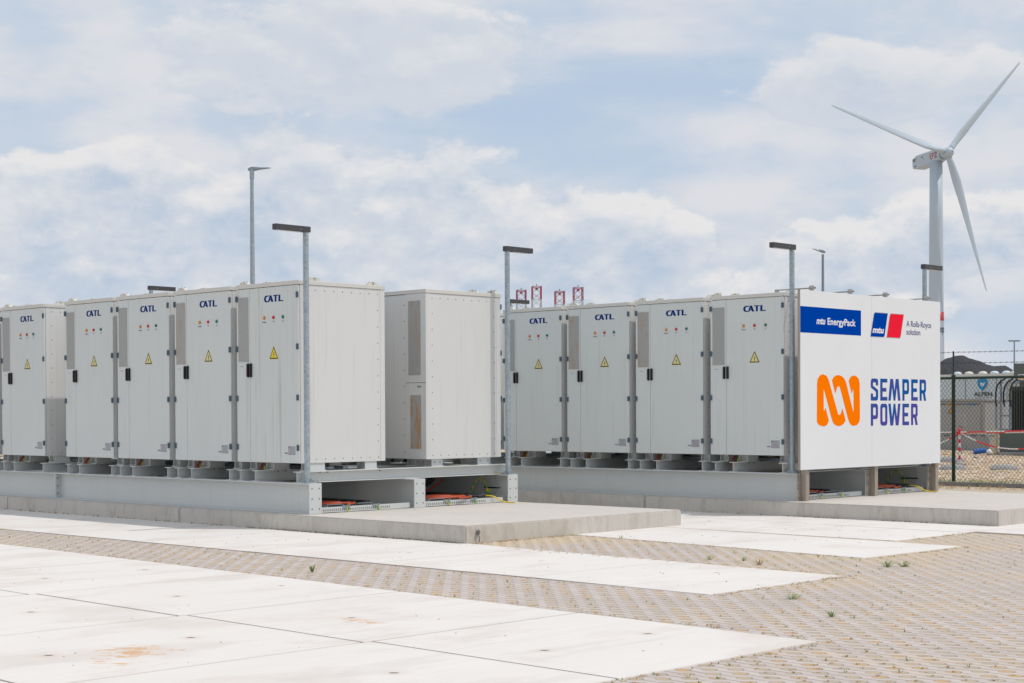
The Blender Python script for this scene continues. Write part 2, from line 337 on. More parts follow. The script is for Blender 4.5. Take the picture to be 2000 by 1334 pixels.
# ---------------------------------------------------------------- mesh helpers
class MB:
    def __init__(s): s.v = []; s.f = []; s.mi = []; s.ms = []; s.sm = []
    def _m(s, m):
        m = M[m] if isinstance(m, str) else m
        if m not in s.ms: s.ms.append(m)
        return s.ms.index(m)
    def add(s, vs, fs, m, smooth=False):
        o = len(s.v); s.v += [tuple(v) for v in vs]; k = s._m(m)
        for f in fs: s.f.append([i+o for i in f]); s.mi.append(k); s.sm.append(smooth)
        return s
    def box(s, x0, x1, y0, y1, z0, z1, m, ch=0.0):
        if ch <= 0:
            vs = [(x, y, z) for z in (z0, z1) for y in (y0, y1) for x in (x0, x1)]
            return s.add(vs, [(0, 2, 3, 1), (4, 5, 7, 6), (0, 1, 5, 4), (2, 6, 7, 3), (0, 4, 6, 2), (1, 3, 7, 5)], m)
        bm = bmesh.new(); bmesh.ops.create_cube(bm, size=1)
        for v in bm.verts: v.co = Vector(((x0+x1)/2+v.co.x*(x1-x0), (y0+y1)/2+v.co.y*(y1-y0), (z0+z1)/2+v.co.z*(z1-z0)))
        bmesh.ops.bevel(bm, geom=list(bm.edges), offset=ch, segments=2, affect='EDGES', profile=.6)
        bm.verts.index_update()
        s.add([v.co.copy() for v in bm.verts], [[v.index for v in f.verts] for f in bm.faces], m); bm.free(); return s
    def tube(s, pts, r, m, n=8, cap=True, r2=None):
        pts = [Vector(p) for p in pts]; vs = []; fs = []; L = len(pts)
        t0 = (pts[1]-pts[0]).normalized(); a = t0.orthogonal().normalized()
        for i, p in enumerate(pts):
            t = (pts[min(i+1, L-1)]-pts[max(i-1, 0)]).normalized()
            a = (a - t*a.dot(t)); a = a.normalized() if a.length > 1e-6 else t.orthogonal().normalized(); b = t.cross(a)
            rr = r if r2 is None else r + (r2-r)*i/(L-1)
            for k in range(n):
                an = 2*math.pi*k/n; vs.append(p + (a*math.cos(an)+b*math.sin(an))*rr)
        for i in range(L-1):
            for k in range(n): fs.append((i*n+k, i*n+(k+1) % n, (i+1)*n+(k+1) % n, (i+1)*n+k))
        s.add(vs, fs, m, n >= 6)
        if cap: s.add(vs[:n], [tuple(range(n))[::-1]], m); s.add(vs[-n:], [tuple(range(n))], m)
        return s
    def lathe(s, prof, m, n=20, c=(0, 0, 0), smooth=True):       # profile of (radius, z)
        vs = []; fs = []
        for r, z in prof:
            for k in range(n): an = 2*math.pi*k/n; vs.append((c[0]+r*math.cos(an), c[1]+r*math.sin(an), c[2]+z))
        for i in range(len(prof)-1):
            for k in range(n): fs.append((i*n+k, i*n+(k+1) % n, (i+1)*n+(k+1) % n, (i+1)*n+k))
        fs.append(tuple(range(n))[::-1]); fs.append(tuple(range((len(prof)-1)*n, len(prof)*n)))
        return s.add(vs, fs, m, smooth)
    def prism(s, poly, z0, z1, m):                               # poly in xy, extruded in z
        n = len(poly); vs = [(x, y, z0) for x, y in poly]+[(x, y, z1) for x, y in poly]
        return s.add(vs, [tuple(range(n))[::-1], tuple(range(n, 2*n))]+[(i, (i+1) % n, (i+1) % n+n, i+n) for i in range(n)], m)
    def xf(s, mt, start=0):
        for i in range(start, len(s.v)): s.v[i] = tuple(mt @ Vector(s.v[i]))
        return s
    def mesh(s, name):
        me = bpy.data.meshes.new(name); me.from_pydata(s.v, [], s.f)
        for m in s.ms: me.materials.append(m)
        me.polygons.foreach_set('material_index', s.mi); me.polygons.foreach_set('use_smooth', s.sm)
        me.update(); return me
    def build(s, name, parent=None, loc=(0, 0, 0), **kw):
        o = bpy.data.objects.new(name, s.mesh(name)); C.objects.link(o); o.location = loc
        if parent: o.parent = parent
        return tag(o, **kw)
def tag(o, label=None, cat=None, group=None, kind=None):
    if label: o['label'] = label
    if cat: o['category'] = cat
    if group: o['group'] = group
    if kind: o['kind'] = kind
    return o
def empty(name, loc=(0, 0, 0), rz=0, **kw):
    o = bpy.data.objects.new(name, None); C.objects.link(o); o.location = loc; o.rotation_euler[2] = rz; o.empty_display_size = .2
    return tag(o, **kw)
kids = {}
def copy_tree(o, parent=None):
    c = o.copy(); C.objects.link(c)
    if parent: c.parent = parent
    for ch in list(o.children): copy_tree(ch, c)
    return c
def arc_round(pts, rad, seg=6):
    out = []; n = len(pts)
    for i, p in enumerate(pts):
        r = rad[i] if isinstance(rad, (list, tuple)) else rad
        P = Vector(p); a = Vector(pts[i-1])-P; b = Vector(pts[(i+1) % n])-P
        if r <= 0: out.append(tuple(P)); continue
        la, lb = a.length, b.length; a.normalize(); b.normalize(); ang = a.angle(b)
        t = min(r/math.tan(ang/2), la*.49, lb*.49); A = P+a*t; B = P+b*t
        for k in range(seg+1):
            u = k/seg; out.append(tuple(A*(1-u)**2 + P*2*u*(1-u) + B*u*u))
    return out
def contours_mesh(cons, depth):                                 # filled outlines with holes, in xy, extruded
    cu = bpy.data.curves.new('t', 'CURVE'); cu.dimensions = '2D'; cu.fill_mode = 'BOTH'; cu.extrude = depth/2
    for c in cons:
        sp = cu.splines.new('POLY'); sp.points.add(len(c)-1); sp.use_cyclic_u = True
        for i, p in enumerate(c): sp.points[i].co = (p[0], p[1], 0, 1)
    return curve_data(cu)
def curve_data(cu):
    o = bpy.data.objects.new('t', cu); C.objects.link(o)
    dg = bpy.context.evaluated_depsgraph_get(); me = o.evaluated_get(dg).to_mesh()
    r = ([v.co.copy() for v in me.vertices], [list(p.vertices) for p in me.polygons])
    o.evaluated_get(dg).to_mesh_clear(); bpy.data.objects.remove(o); bpy.data.curves.remove(cu); return r
def text_data(s, depth=.002, bold=0.0, shear=0.0, space=1.0):
    cu = bpy.data.curves.new('t', 'FONT'); cu.body = s; cu.size = 1; cu.extrude = depth/2; cu.offset = bold; cu.shear = shear; cu.space_character = space; cu.resolution_u = 3
    vs, fs = curve_data(cu)
    x0 = min(v.x for v in vs); x1 = max(v.x for v in vs)
    return [Vector((v.x-x0, v.y, v.z)) for v in vs], fs, x1-x0
def fit_text(mb, s, m, u0, u1, base, cap, to3, bold=0, shear=0, depth=.003, space=1.0):
    """text between u0 and u1, baseline base, cap height cap; to3(u, v, w) gives the place"""
    vs, fs, w = text_data(s, 1.0, bold, shear, space)
    mb.add([to3(u0+v.x/w*(u1-u0), base+v.y/.69*cap, (v.z)*depth) for v in vs], fs, m)

# ---------------------------------------------------------------- the setting: ground, pavers, slabs, plinths
g = MB(); g.box(-2500, 2500, -2500, 2500, GZ-1, GZ-.03, 'sand'); g.build('ground', kind='structure')
pv = MB(); pv.add([(-60, -40, GZ-.006), (40, -40, GZ-.006), (40, 13.6, GZ-.006), (-60, 13.6, GZ-.006)], [(0, 1, 2, 3)], 'paver'); pv.build('pavement', kind='structure')
def slab(poly, gap=.008):
    mb = MB(); dz = random.uniform(0, .0025)
    cx = sum(p[0] for p in poly)/len(poly); cy = sum(p[1] for p in poly)/len(poly)
    q = []
    for x, y in poly:
        dx, dy = x-cx, y-cy; q.append((x-math.copysign(gap, dx), y-math.copysign(gap, dy)))
    n = len(q); ch = .002
    qi = [(x-math.copysign(ch, x-cx), y-math.copysign(ch, y-cy)) for x, y in q]
    vs = [(x, y, GZ-.05) for x, y in q]+[(x, y, GZ-.006+dz) for x, y in q]+[(x, y, GZ+dz) for x, y in qi]
    fs = [(i, (i+1) % n, (i+1) % n+n, i+n) for i in range(n)]+[(i+n, (i+1) % n+n, (i+1) % n+2*n, i+2*n) for i in range(n)]+[tuple(range(2*n, 3*n))]
    mb.add(vs, fs, 'slab'); mb.build('concrete_slab', kind='structure')
# row in front of the left plinth
def topA(x): return -.10 if x < 3.1 else -.21 + (x-3.14)*(-.5+.21)/(8.17-3.14)*1.0
for k in range(12):
    x1 = 8.17-2.02*k; x0 = x1-2.02
    slab([(x0, -2.40), (x1, -2.40 if k else -2.46), (x1, topA(x1)), (x0, topA(x0))])
# foreground rows
xs = [10.26, 8.16, 6.16, 4.08, 2.04, 0.0, -2.04, -4.1]
for i in range(len(xs)-1):
    x1, x0 = xs[i], xs[i+1]
    t0 = -3.60-.045*max(0, x0+.8); t1 = -3.60-.045*max(0, x1+.8)
    gq = .013
    slab([(x0, -5.99), (x1, -6.05), (x1, t1), (x0, t0)], gq); slab([(x0, -8.30), (x1, -8.35), (x1, -6.05), (x0, -5.99)], gq)
    slab([(x0, -10.6), (x1, -10.6), (x1, -8.35), (x0, -8.30)], gq)
# between and around the plinths
slab([(3.12, 1.55), (5.3, 1.33), (5.3, 3.10), (3.12, 3.22)]); slab([(5.3, 1.33), (7.37, 1.10), (7.41, 2.99), (5.3, 3.10)])
xs = [6.5, 4.45, 2.42, .4, -1.6, -3.6, -5.6, -7.6, -9.6, -11.6]
for i in range(9):
    x1, x0 = xs[i], xs[i+1]; a = lambda x: 3.22-.05*max(0, (x-3.1)/3.4) ; b_ = lambda x: 5.1-.05*max(0, x)
    slab([(x0, a(x0)), (x1, a(x1)), (x1, b_(x1)), (x0, b_(x0))]); slab([(x0, b_(x0)), (x1, b_(x1)), (x1, 7.1), (x0, 7.1)])
for i in range(5): slab([(6.5+2*i, 4.98-.12*i), (8.5+2*i, 4.86-.12*i), (8.5+2*i, 7.1), (6.5+2*i, 7.1)])
for i in range(9): slab([(-8+2*i, 9.7), (-6+2*i, 9.7), (-6+2*i, 11.7), (-8+2*i, 11.7)]); slab([(-8+2*i, 11.7), (-6+2*i, 11.7), (-6+2*i, 14.0-.1*i), (-8+2*i, 14.05-.1*i)])
jf = MB()                                                       # dark earth packed in the slab joints
for poly in ([(-16.0, -2.38), (8.15, -2.42), (8.15, -.50), (3.1, -.24), (-16, -.14)], [(-4.0, -10.5), (10.24, -10.5), (10.24, -4.08), (-.8, -3.63), (-4.0, -3.63)], [(3.15, 1.57), (7.35, 1.13), (7.38, 2.97), (3.15, 3.15)],
             [(-11.5, 3.25), (6.46, 3.25), (6.46, 4.85), (16, 4.5), (16, 7.05), (-11.5, 7.05)]):
    jf.add([(x, y, GZ-.0035) for x, y in poly], [tuple(range(len(poly)))], 'joint')
jf.build('joint_filler', kind='structure')
# narrow cast-in lifting slots with a rusty stain round them
ls = MB()
for x, y in SLOTS:
    ls.add([(x+.030*math.cos(a)*.72-.008*math.sin(a)*.69, y+.030*math.cos(a)*.69+.008*math.sin(a)*.72, GZ+.0042) for a in [2*math.pi*k/10 for k in range(10)]], [tuple(range(10))], 'slot')
ls.build('lifting_slots', kind='structure')
sb = MB(); sb.add([(-40, 13.0, GZ-.009+.004), (30, 13.0, GZ-.005), (30, 15.4, GZ-.005), (-40, 15.4, GZ-.005)], [(0, 1, 2, 3)], 'sand'); sb.build('verge', kind='structure')
kb = MB()
for i in range(20): kb.box(-9+1.0*i, -9+1.0*i+.985, 15.42, 15.56, GZ-.1, GZ+.075, 'kerb', .012)
kb.build('kerb', label='low grey concrete kerb edging the gravel under the wire fence', cat='kerb')
gv = MB()
nx, ny = 60, 60; vs = []
for j in range(ny+1):
    for i in range(nx+1):
        x = -45+60*i/nx; y = 15.57+45*j/ny
        vs.append((x, y, GZ+.01+.05*noise.noise((x*.5, y*.5, 1))*min(1, j/2)))
gv.add(vs, [(j*(nx+1)+i, j*(nx+1)+i+1, (j+1)*(nx+1)+i+1, (j+1)*(nx+1)+i) for j in range(ny) for i in range(nx)], 'gravel', True)
gv.build('gravel_bed', kind='structure')
def plinth(x_seams, x1, y0, y1, label):
    mb = MB()
    for i in range(len(x_seams)-1):
        a, b = x_seams[i], x_seams[i+1]
        bm = bmesh.new(); bmesh.ops.create_cube(bm, size=1)
        for v in bm.verts: v.co = Vector(((a+b)/2+v.co.x*(b-a-.014), (y0+y1)/2+v.co.y*(y1-y0), (GZ-.1+PZ)/2+v.co.z*(PZ-GZ+.1)))
        bmesh.ops.bevel(bm, geom=list(bm.edges), offset=.014, segments=2, affect='EDGES')
        bm.verts.index_update(); bm.normal_update()
        vs = [v.co.copy() for v in bm.verts]
        mb.add(vs, [[v.index for v in f.verts] for f in bm.faces if f.normal.z < .5], 'plinth'); mb.add(vs, [[v.index for v in f.verts] for f in bm.faces if f.normal.z >= .5], 'plinth_top')
        bm.free()
    return mb.build('concrete_plinth', label=label, cat='plinth')
plinth([-24, -20.2, -15.7, -11.25, -6.75, -2.26, 3.17], 3.17, -.22, 3.62, 'low concrete plinth under the left rows of cabinets, iron ring in its near end')
plinth([-20, -14, -10, -6.5, -.0 - 3.8, .66, 6.3], 6.3, 5.95, 9.98, 'low concrete plinth under the right rows of cabinets and the white sign board')
# iron lifting ring on the plinth end
rg = MB(); cpt = Vector((3.175, -.05, -.70))
rg.tube([cpt+Vector((.012, .024*math.cos(a), .024*math.sin(a))) for a in [2*math.pi*k/14 for k in range(15)]], .007, 'bolt', 6)
rg.tube([cpt+Vector((-.01, 0, 0)), cpt+Vector((.02, 0, 0))], .018, 'bolt', 8)
rg.tube([cpt+Vector((.012, .0, -.024)), cpt+Vector((.02, .012, -.06)), cpt+Vector((.012, .01, -.112))], .006, 'bolt', 6)
rg.build('earthing_ring', label='small rusty iron ring and wire fixed low on the near end of the left plinth', cat='ring')

# ---------------------------------------------------------------- battery cabinet prototype (front at y = 0 facing -y, origin at its left front foot corner)
CW, CD, CH, DX = 1.2665, 1.43, 2.28, .281
def make_cabinet():
    root = empty('battery_cabinet')
    b = MB(); e = .03
    b.box(.004, CW-.004, .03, CD-.03, 0, CH-.055, 'cab_side')                       # carcass
    for x in (.0, CW-.0):                                                           # corner posts and side sheets
        sx = -1 if x == 0 else 1
        b.box(min(x, x-sx*.02), max(x, x-sx*.02), .026, .085, .001, CH-.056, 'cab_side')
        b.box(min(x, x-sx*.02), max(x, x-sx*.02), CD-.08, CD-.026, .001, CH-.056, 'cab_side')
        b.box(min(x-sx*.006, x-sx*.003), max(x-sx*.006, x-sx*.003), .088, CD-.083, .004, CH-.058, 'cab_side')
        bo = lambda y, z: b.lathe([(.0075, -.004), (.0075, .002), (.004, .004)], 'bolt', 6)
        def bolt(y, z):
            k = len(b.v); b.lathe([(.0075, 0), (.0075, .003), (.0045, .005)], 'bolt', 7, smooth=False)
            b.xf(Matrix.Translation((x-sx*.0035, y, z)) @ Matrix.Rotation(sx*math.pi/2, 4, 'Y'), k)
        for i in range(9):
            for z in (.05, CH-.115): bolt(.125+i*(CD-.245)/8, z)
        for i in range(1, 10):
            for y in (.125, CD-.12): bolt(y, .05+i*(CH-.165)/10)
    b.box(.02, CW-.02, .012, .03, .02, CH-.06, 'seam')                              # dark rebate behind the doors
    b.build('cabinet_body', root)
    cp = MB(); cp.box(-.006, CW+.006, -.012, CD+.004, CH-.052, CH, 'cap', .005); cp.build('roof_cap', root)
    def door(x0, x1, left):
        d = MB(); d.box(x0, x1, -.004, .022, .004, CH-.058, 'cab', .003); do = d.build('door', root)
        hx = DX-.030 if left else DX+.030
        h = MB(); h.box(hx-.018, hx+.018, -.020, -.004, 1.088, 1.266, 'black', .005); h.box(hx-.012, hx+.012, -.034, -.0205, 1.096, 1.258, 'black', .005); h.build('handle', do)
        for z in (2.10, 1.455, .82, .195):
            hg = MB(); x = x0-.012 if left else x1-.030
            hg.box(x, x+.042, -.020, -.0045, z-.036, z+.036, 'hinge', .003); hg.tube([(x+.021, -.021, z-.036), (x+.021, -.021, z+.036)], .009, 'hinge', 8); hg.build('hinge', do)
        return do
    dl = door(.004, DX-.0025, True)
    v = MB(); v.box(.042, DX-.028, -.008, -.0042, 1.29, 2.115, 'vent'); v.build('vent_grille', dl)
    lb = MB(); lb.box(.07, .145, -.0052, -.0042, 1.225, 1.235, 'plate'); lb.build('small_label', dl)
    dr = door(DX+.0025, CW-.004, False)
    to3 = lambda x0, z0: (lambda u, w, dd: (x0+u, -.0052-dd, z0+w))
    # brand lettering cut as outlines: heavy slanted capitals with flat cut ends
    L = MB(); u = .00098
    cats = [[[(34, 90), (76, 90), (73, 75), (44, 75), (33, 66), (27, 45), (31, 26), (40, 15), (64, 15), (58, 0), (30, 0), (13, 8), (3, 26), (0, 46), (5, 68), (16, 84)]],
            [[(86, 90), (112, 90), (143, 0), (113, 0), (106, 20), (86, 20), (79, 0), (61, 0)], [(91, 33), (102, 33), (97, 60)]],
            [[(138, 90), (211, 90), (211, 78), (188, 75), (188, 0), (163, 0), (163, 76), (138, 78)]],
            [[(219, 90), (246, 90), (246, 13), (290, 14), (290, 0), (219, 0)]]]
    for cn in cats:
        vs, fs = contours_mesh([arc_round(c, 3, 2) for c in cn], 1.0)
        L.add([(.775+(p.x-144)*.00134, -.0052-p.z*.001, 2.075+(p.y-45)*.00094) for p in vs], fs, 'navy')
    L.build('brand_lettering', dr)
    for x, m, t in ((.585, 'orange_l', 'Running'), (.775, 'red_l', 'HV'), (.965, 'green_l', 'LV')):
        il = MB(); k = 0
        il.lathe([(.0225, 0), (.0225, .004)], 'bolt', 14); il.lathe([(.0195, .004), (.0195, .010), (.015, .017), (.006, .021)], m, 14)
        il.xf(Matrix.Translation((x, -.004, 1.835)) @ Matrix.Rotation(math.pi/2, 4, 'X')); il.build('indicator_lamp', dr)
        tx = MB(); w = .074 if len(t) > 2 else .026
        fit_text(tx, t, 'text_grey', x-w/2, x+w/2, 1.776, .016, lambda a, b_, c: (a, -.0048-c, b_), bold=.008); tx.build('lamp_caption', dr)
    ws = MB(); cx, zb, zt, hw = .775, 1.312, 1.474, .087
    tri = lambda s_: [(cx-hw*s_, zb+(zt-zb)*(1-s_)*.36), (cx+hw*s_, zb+(zt-zb)*(1-s_)*.36), (cx, zt-(zt-zb)*(1-s_)*.66)]
    def flat(mb, pts, y, m):
        n = len(pts); mb.add([(p[0], y, p[1]) for p in pts]+[(p[0], -.004, p[1]) for p in pts], [tuple(range(n))]+[(i, (i+1) % n, (i+1) % n+n, i+n) for i in range(n)], m)
    flat(ws, arc_round(tri(1.08), .008, 4), -.0050, 'yellow_pale'); flat(ws, arc_round(tri(1.0), .007, 4), -.0055, 'sblack'); flat(ws, tri(.76), -.0060, 'yellow_pale')
    bolt_pts = [(.005, .062), (-.012, .026), (.003, .033), (-.003, .010), (-.008, .012), (.0, -.004), (.008, .013), (.004, .012), (.013, .048), (-.001, .040), (.013, .064)]
    flat(ws, [(cx+a*1.05, 1.335+b_*1.05) for a, b_ in bolt_pts][::-1], -.0066, 'sblack')
    ws.build('warning_sign', dr)
    npx = MB(); npx.box(1.052, 1.192, -.0052, -.004, .106, .212, 'text_grey'); npx.box(1.057, 1.187, -.0058, -.0052, .111, .207, 'plate')
    for i in range(5): npx.box(1.09, 1.09+.07-.012*(i % 2), -.0062, -.0058, .192-.013*i, .1955-.013*i, 'text_grey')
    npx.box(1.062, 1.085, -.0062, -.0058, .192, .2, 'navy')
    for x in (1.095, 1.155): npx.box(x, x+.009, -.0062, -.0058, .118, .130, 'navy')
    npx.build('nameplate', dr)
    sn = MB(); fit_text(sn, '0008', 'text_grey', .982, 1.044, .118, .016, lambda a, b_, c: (a, -.0048-c, b_), bold=.03); sn.build('number_sticker', dr)
    for x, y, a in ((.09, .07, 0), (.20, .34, .3), (CW-.10, .33, 1.2), (CW-.13, CD-.10, 1.35)):
        lg = MB()
        lg.box(-.085, .085, -.03, .03, CH-.001, CH+.010, 'white_lug', .003)
        lg.prism([(-.075, -.028), (-.045, -.028), (-.045, -.02), (-.075, -.02)], CH+.01, CH+.03, 'white_lug')
        for sx in (-1, 1):
            n0 = len(lg.v); lg.add([(sx*.018, -.027, CH+.009), (sx*.082, -.027, CH+.009), (sx*.074, -.027, CH+.030), (sx*.034, -.027, CH+.050), (sx*.018, -.027, CH+.046)]+[(sx*.018, .027, CH+.009), (sx*.082, .027, CH+.009), (sx*.074, .027, CH+.030), (sx*.034, .027, CH+.050), (sx*.018, .027, CH+.046)],
                   [(0, 1, 2, 3, 4), (9, 8, 7, 6, 5), (0, 5, 6, 1), (1, 6, 7, 2), (2, 7, 8, 3), (3, 8, 9, 4), (4, 9, 5, 0)], 'white_lug')
        lg.tube([(-.055, 0, CH+.045), (.055, 0, CH+.045)], .006, 'bolt', 6); lg.tube([(0, 0, CH+.01), (0, 0, CH+.058)], .007, 'yellow_pale', 6)
        lg.xf(Matrix.Translation((x, y, 0)) @ Matrix.Rotation(a, 4, 'Z')); lg.build('roof_bracket', root)
    # channel feet standing on the cross beams
    for x0, x1 in ((.045, .185), (.375, .535), (CW-.175, CW-.015)):
        for y0, y1 in ((.17, .42), (CD-.34, CD-.14)):
            f = MB(); t = .012
            f.box(x0, x0+t, y0, y1, -.088, -.0015, 'frame'); f.box(x1-t, x1, y0, y1, -.088, -.0015, 'frame')
            f.box(x0-.012, x1+.012, y0-.012, y1+.012, -.1, -.088, 'frame'); f.box(x0+t, x1-t, y0+.05, y1-.05, -.088, -.0015, 'frame')
            for yy in (y0+.05, y1-.05):
                k = len(f.v); f.lathe([(.009, 0), (.009, .006)], 'bolt', 6, smooth=False); f.xf(Matrix.Translation((x0, yy, -.045)) @ Matrix.Rotation(-math.pi/2, 4, 'Y'), k)
            f.build('foot', root)
    # rear: framed strip with two grilles (at the right seen from behind it is on the left)
    rp = MB(); rp.box(.004, CW-.40, CD-.03, CD-.006, .004, CH-.06, 'cab_side'); rp.box(CW-.396+0, CW-.002, CD-.03, CD-.001, .002, CH-.055, 'cab_side')
    rp.box(CW-.397, CW-.001, CD-.004, CD+.0005, 1.025, 1.031, 'seam')
    for i in range(10):
        k = len(rp.v); rp.lathe([(.008, 0), (.008, .004)], 'bolt', 7, smooth=False); rp.xf(Matrix.Translation((CW-.43, CD-.006, .1+i*.22)) @ Matrix.Rotation(-math.pi/2, 4, 'X'), k)
    rpo = rp.build('rear_panel', root)
    return root
# the back faces of the rear row face the camera; mirrored strip position is handled by a second vent pair
CAB0 = make_cabinet()
def rear_vents(root, flip):
    rp = [c for c in root.children if c.name.startswith('rear_panel')][0]
    a, b = (.085, .325)
    for (z0, z1, m, i) in ((1.13, 2.16, 'vent_rust', 0), (.135, .90, 'vent_rusty', .03)):
        x0, x1 = (CW-.396+.02+i, CW-.14+.0)
        v = MB(); v.box(x0, x1, CD-.0008, CD+.0025, z0, z1, m); v.build('vent_grille', rp)
    s = MB(); s.box(CW-.19, CW-.13, CD-.0005, CD+.002, .965, .985, 'text_grey'); s.build('number_sticker', rp)
used = [False]
def cabinet(x, y, rz, label, group, vent=None, bright=False, dirty=False, plain=False):
    c = copy_tree(CAB0) if used[0] else CAB0
    used[0] = True
    c.location = (x, y, 0); c.rotation_euler[2] = rz+R(random.uniform(-.12, .12)); c['label'] = label; c['category'] = 'battery cabinet'; c['group'] = group
    def swap(o, frm, to):
        me = o.data.copy(); o.data = me
        for i, m in enumerate(me.materials):
            if m == M[frm]: me.materials[i] = M[to]
    for ch in c.children_recursive:
        if vent and ch.name.startswith('vent_grille'): swap(ch, 'vent', vent)
        if bright and ch.name.startswith('warning_sign'): swap(ch, 'yellow_pale', 'yellow')
        if dirty and ch.name.startswith('door'): swap(ch, 'cab', 'cab_dirty')
    return c
PA = [-1.2665, -2.6529, -4.0504, -5.4304, -7.287, -8.66]
LA = ['near end cabinet of the left front row, with brown streaks and bright yellow warning triangle',
      'cabinet with rust-specked grille, second from the near end of the left front row',
      'clean pale cabinet, third from the near end of the left front row',
      'cabinet on the near side of the wide gap in the left front row',
      'cabinet beyond the wide gap of the left front row, side lit above, shaded below',
      'cabinet cut off by the left picture edge, last of the left front row']
GA = 'battery cabinets in the front row of the left block'
for i in (2, 0, 1, 3, 4, 5):
    cabinet(PA[i], 0, 0, LA[i], GA, vent='vent_rust' if i == 1 else None, bright=(i == 0), dirty=(i == 0))
for x, l in ((PA[0], 'cabinet showing its back with a rusty lower grille, near end of left rear row'), (PA[1], 'cabinet hidden behind the left front row, next to the one with rusty grille'),
             (PA[2], 'rear row cabinet directly behind the third cabinet of the left front row'), (PA[3], 'rear row cabinet directly behind the near side of the wide gap, left block'), (PA[4], 'rear row cabinet beyond the wide gap of the left block')):
    c = cabinet(x+CW, 2.165+CD, math.pi, l, 'battery cabinets in the rear row of the left block')
    rp = [k for k in c.children if k.name.startswith('rear_panel')][0]
    # seen from the camera the grille strip sits at the right, so mirror the rear panel
    me = rp.data.copy(); rp.data = me
    for v in me.vertices: v.co.x = CW-v.co.x
    me.flip_normals()
    for (z0, z1, m, a, b) in ((1.13, 2.13, 'vent_rust', .105, .345), (.14, .86, 'vent_rusty', .10, .31)):
        v = MB(); v.box(a, b, CD-.0008, CD+.0025, z0, z1, m); v.build('vent_grille', rp)
    s = MB(); s.box(.10, .17, CD-.0005, CD+.002, .965, .985, 'text_grey'); s.build('number_sticker', rp)
BY = 6.2363
PB = [1.6646, .2704, -1.1189, -2.4993, -4.36]
LB = ['near end cabinet of the right front row, beside the white sign board',
      'cabinet with rust-specked grille, second from the sign board in the right front row',
      'cabinet with clean grille, third from the white sign board in the right front row',
      'cabinet fourth from the sign board, its narrow door partly behind a lamp post',
      'cabinet showing only a sliver left of the lamp post between both blocks']
for i, x in enumerate(PB):
    cabinet(x, BY, 0, LB[i], 'battery cabinets in the front row of the right block', vent='vent_rust' if i in (1, 2) else None)

for i, (x, l) in enumerate(zip(PB[:4], ('rear row cabinet hidden directly behind the white sign board', 'rear row cabinet second behind the sign board in the right block', 'rear row cabinet third behind the sign board in the right block', 'rear row cabinet fourth behind the sign board in the right block'))):
    cabinet(x+CW, BY+2.165+CD, math.pi, l, 'battery cabinets in the rear row of the right block')

# ---------------------------------------------------------------- steel frames
def ibeam_x(mb, x0, x1, yc, z0, z1, w, m='frame', tf=.014, tw=.010):
    mb.box(x0, x1, yc-w/2, yc+w/2, z1-tf, z1, m, .002); mb.box(x0, x1, yc-w/2, yc+w/2, z0, z0+tf, m, .002); mb.box(x0, x1, yc-tw/2, yc+tw/2, z0+tf, z1-tf, m)
def ibeam_y(mb, y0, y1, xc, z0, z1, w, m='frame', tf=.009, tw=.007):
    mb.box(xc-w/2, xc+w/2, y0, y1, z1-tf, z1, m, .0015); mb.box(xc-w/2, xc+w/2, y0, y1, z0, z0+tf, m, .0015); mb.box(xc-tw/2, xc+tw/2, y0, y1, z0+tf, z1-tf, m)
RT = -.2406
def frame(x1, y0, cabs, splice, label):
    root = empty('support_frame', (0, 0, PZ), label=label, cat='steel frame')
    off = Vector((0, 0, -PZ)); xl = min(cabs)-4
    rails = [y0-.069+.096, y0+1.6835+.096, y0+3.4462+.096]
    for k, yc in enumerate(rails):
        r = MB(); ibeam_x(r, xl, splice-.012, yc, PZ+.001, RT, .19); ibeam_x(r, splice+.012, x1-.016, yc, PZ+.001, RT, .19); r.box(splice-.012, splice, yc-.095, yc+.095, PZ+.001, RT, 'frame', .002); r.box(splice+.0005, splice+.012, yc-.095, yc+.095, PZ+.001, RT, 'frame', .002)
        for z in (.08, .19, .30):
            j = len(r.v); r.lathe([(.016, 0), (.016, .012)], 'zbolt', 6, smooth=False); r.xf(Matrix.Translation((splice+.012, yc-.06, PZ+z)) @ Matrix.Rotation(math.pi/2, 4, 'Y'), j)
        # weld bead along the flange
        ro = r.build('rail', root, off)
        e = MB(); e.box(x1-.016, x1, yc-.097, yc+.097, PZ-.0+.0015, RT+.002, 'frame', .003)
        for y in (-.056, .056):
            for z in (.065, .19, .318):
                j = len(e.v); e.lathe([(.0105, 0), (.0105, .002), (.009, .003)], 'bolt', 8, smooth=False); e.xf(Matrix.Translation((x1, yc+y, PZ+z)) @ Matrix.Rotation(math.pi/2, 4, 'Y'), j)
        e.build('end_plate', ro)
    for x in cabs:
        for dx in (.115, .43, CW+.012-.004):
            if dx > 1 and x+dx > x1-.2+0: pass
            cb = MB(); ibeam_y(cb, y0-.05, y0+3.72, x+dx, RT+.001, -.1005, .135)
            for yy in (y0+.30, y0+.42, y0+1.3):
                for s_ in (-.03, .03):
                    cb.tube([(x+dx+s_, yy, -.125), (x+dx+s_, yy, -.109)], .011, 'bolt', 6)
            cb.build('cross_beam', root, off)
    return root
frame(.279, 0, [p for p in PA], -5.64, 'grey steel beam frame carrying the left cabinets, on the left plinth')
frame(3.205, BY, PB, -4.3, 'grey steel beam frame carrying the right cabinets, behind the sign board')

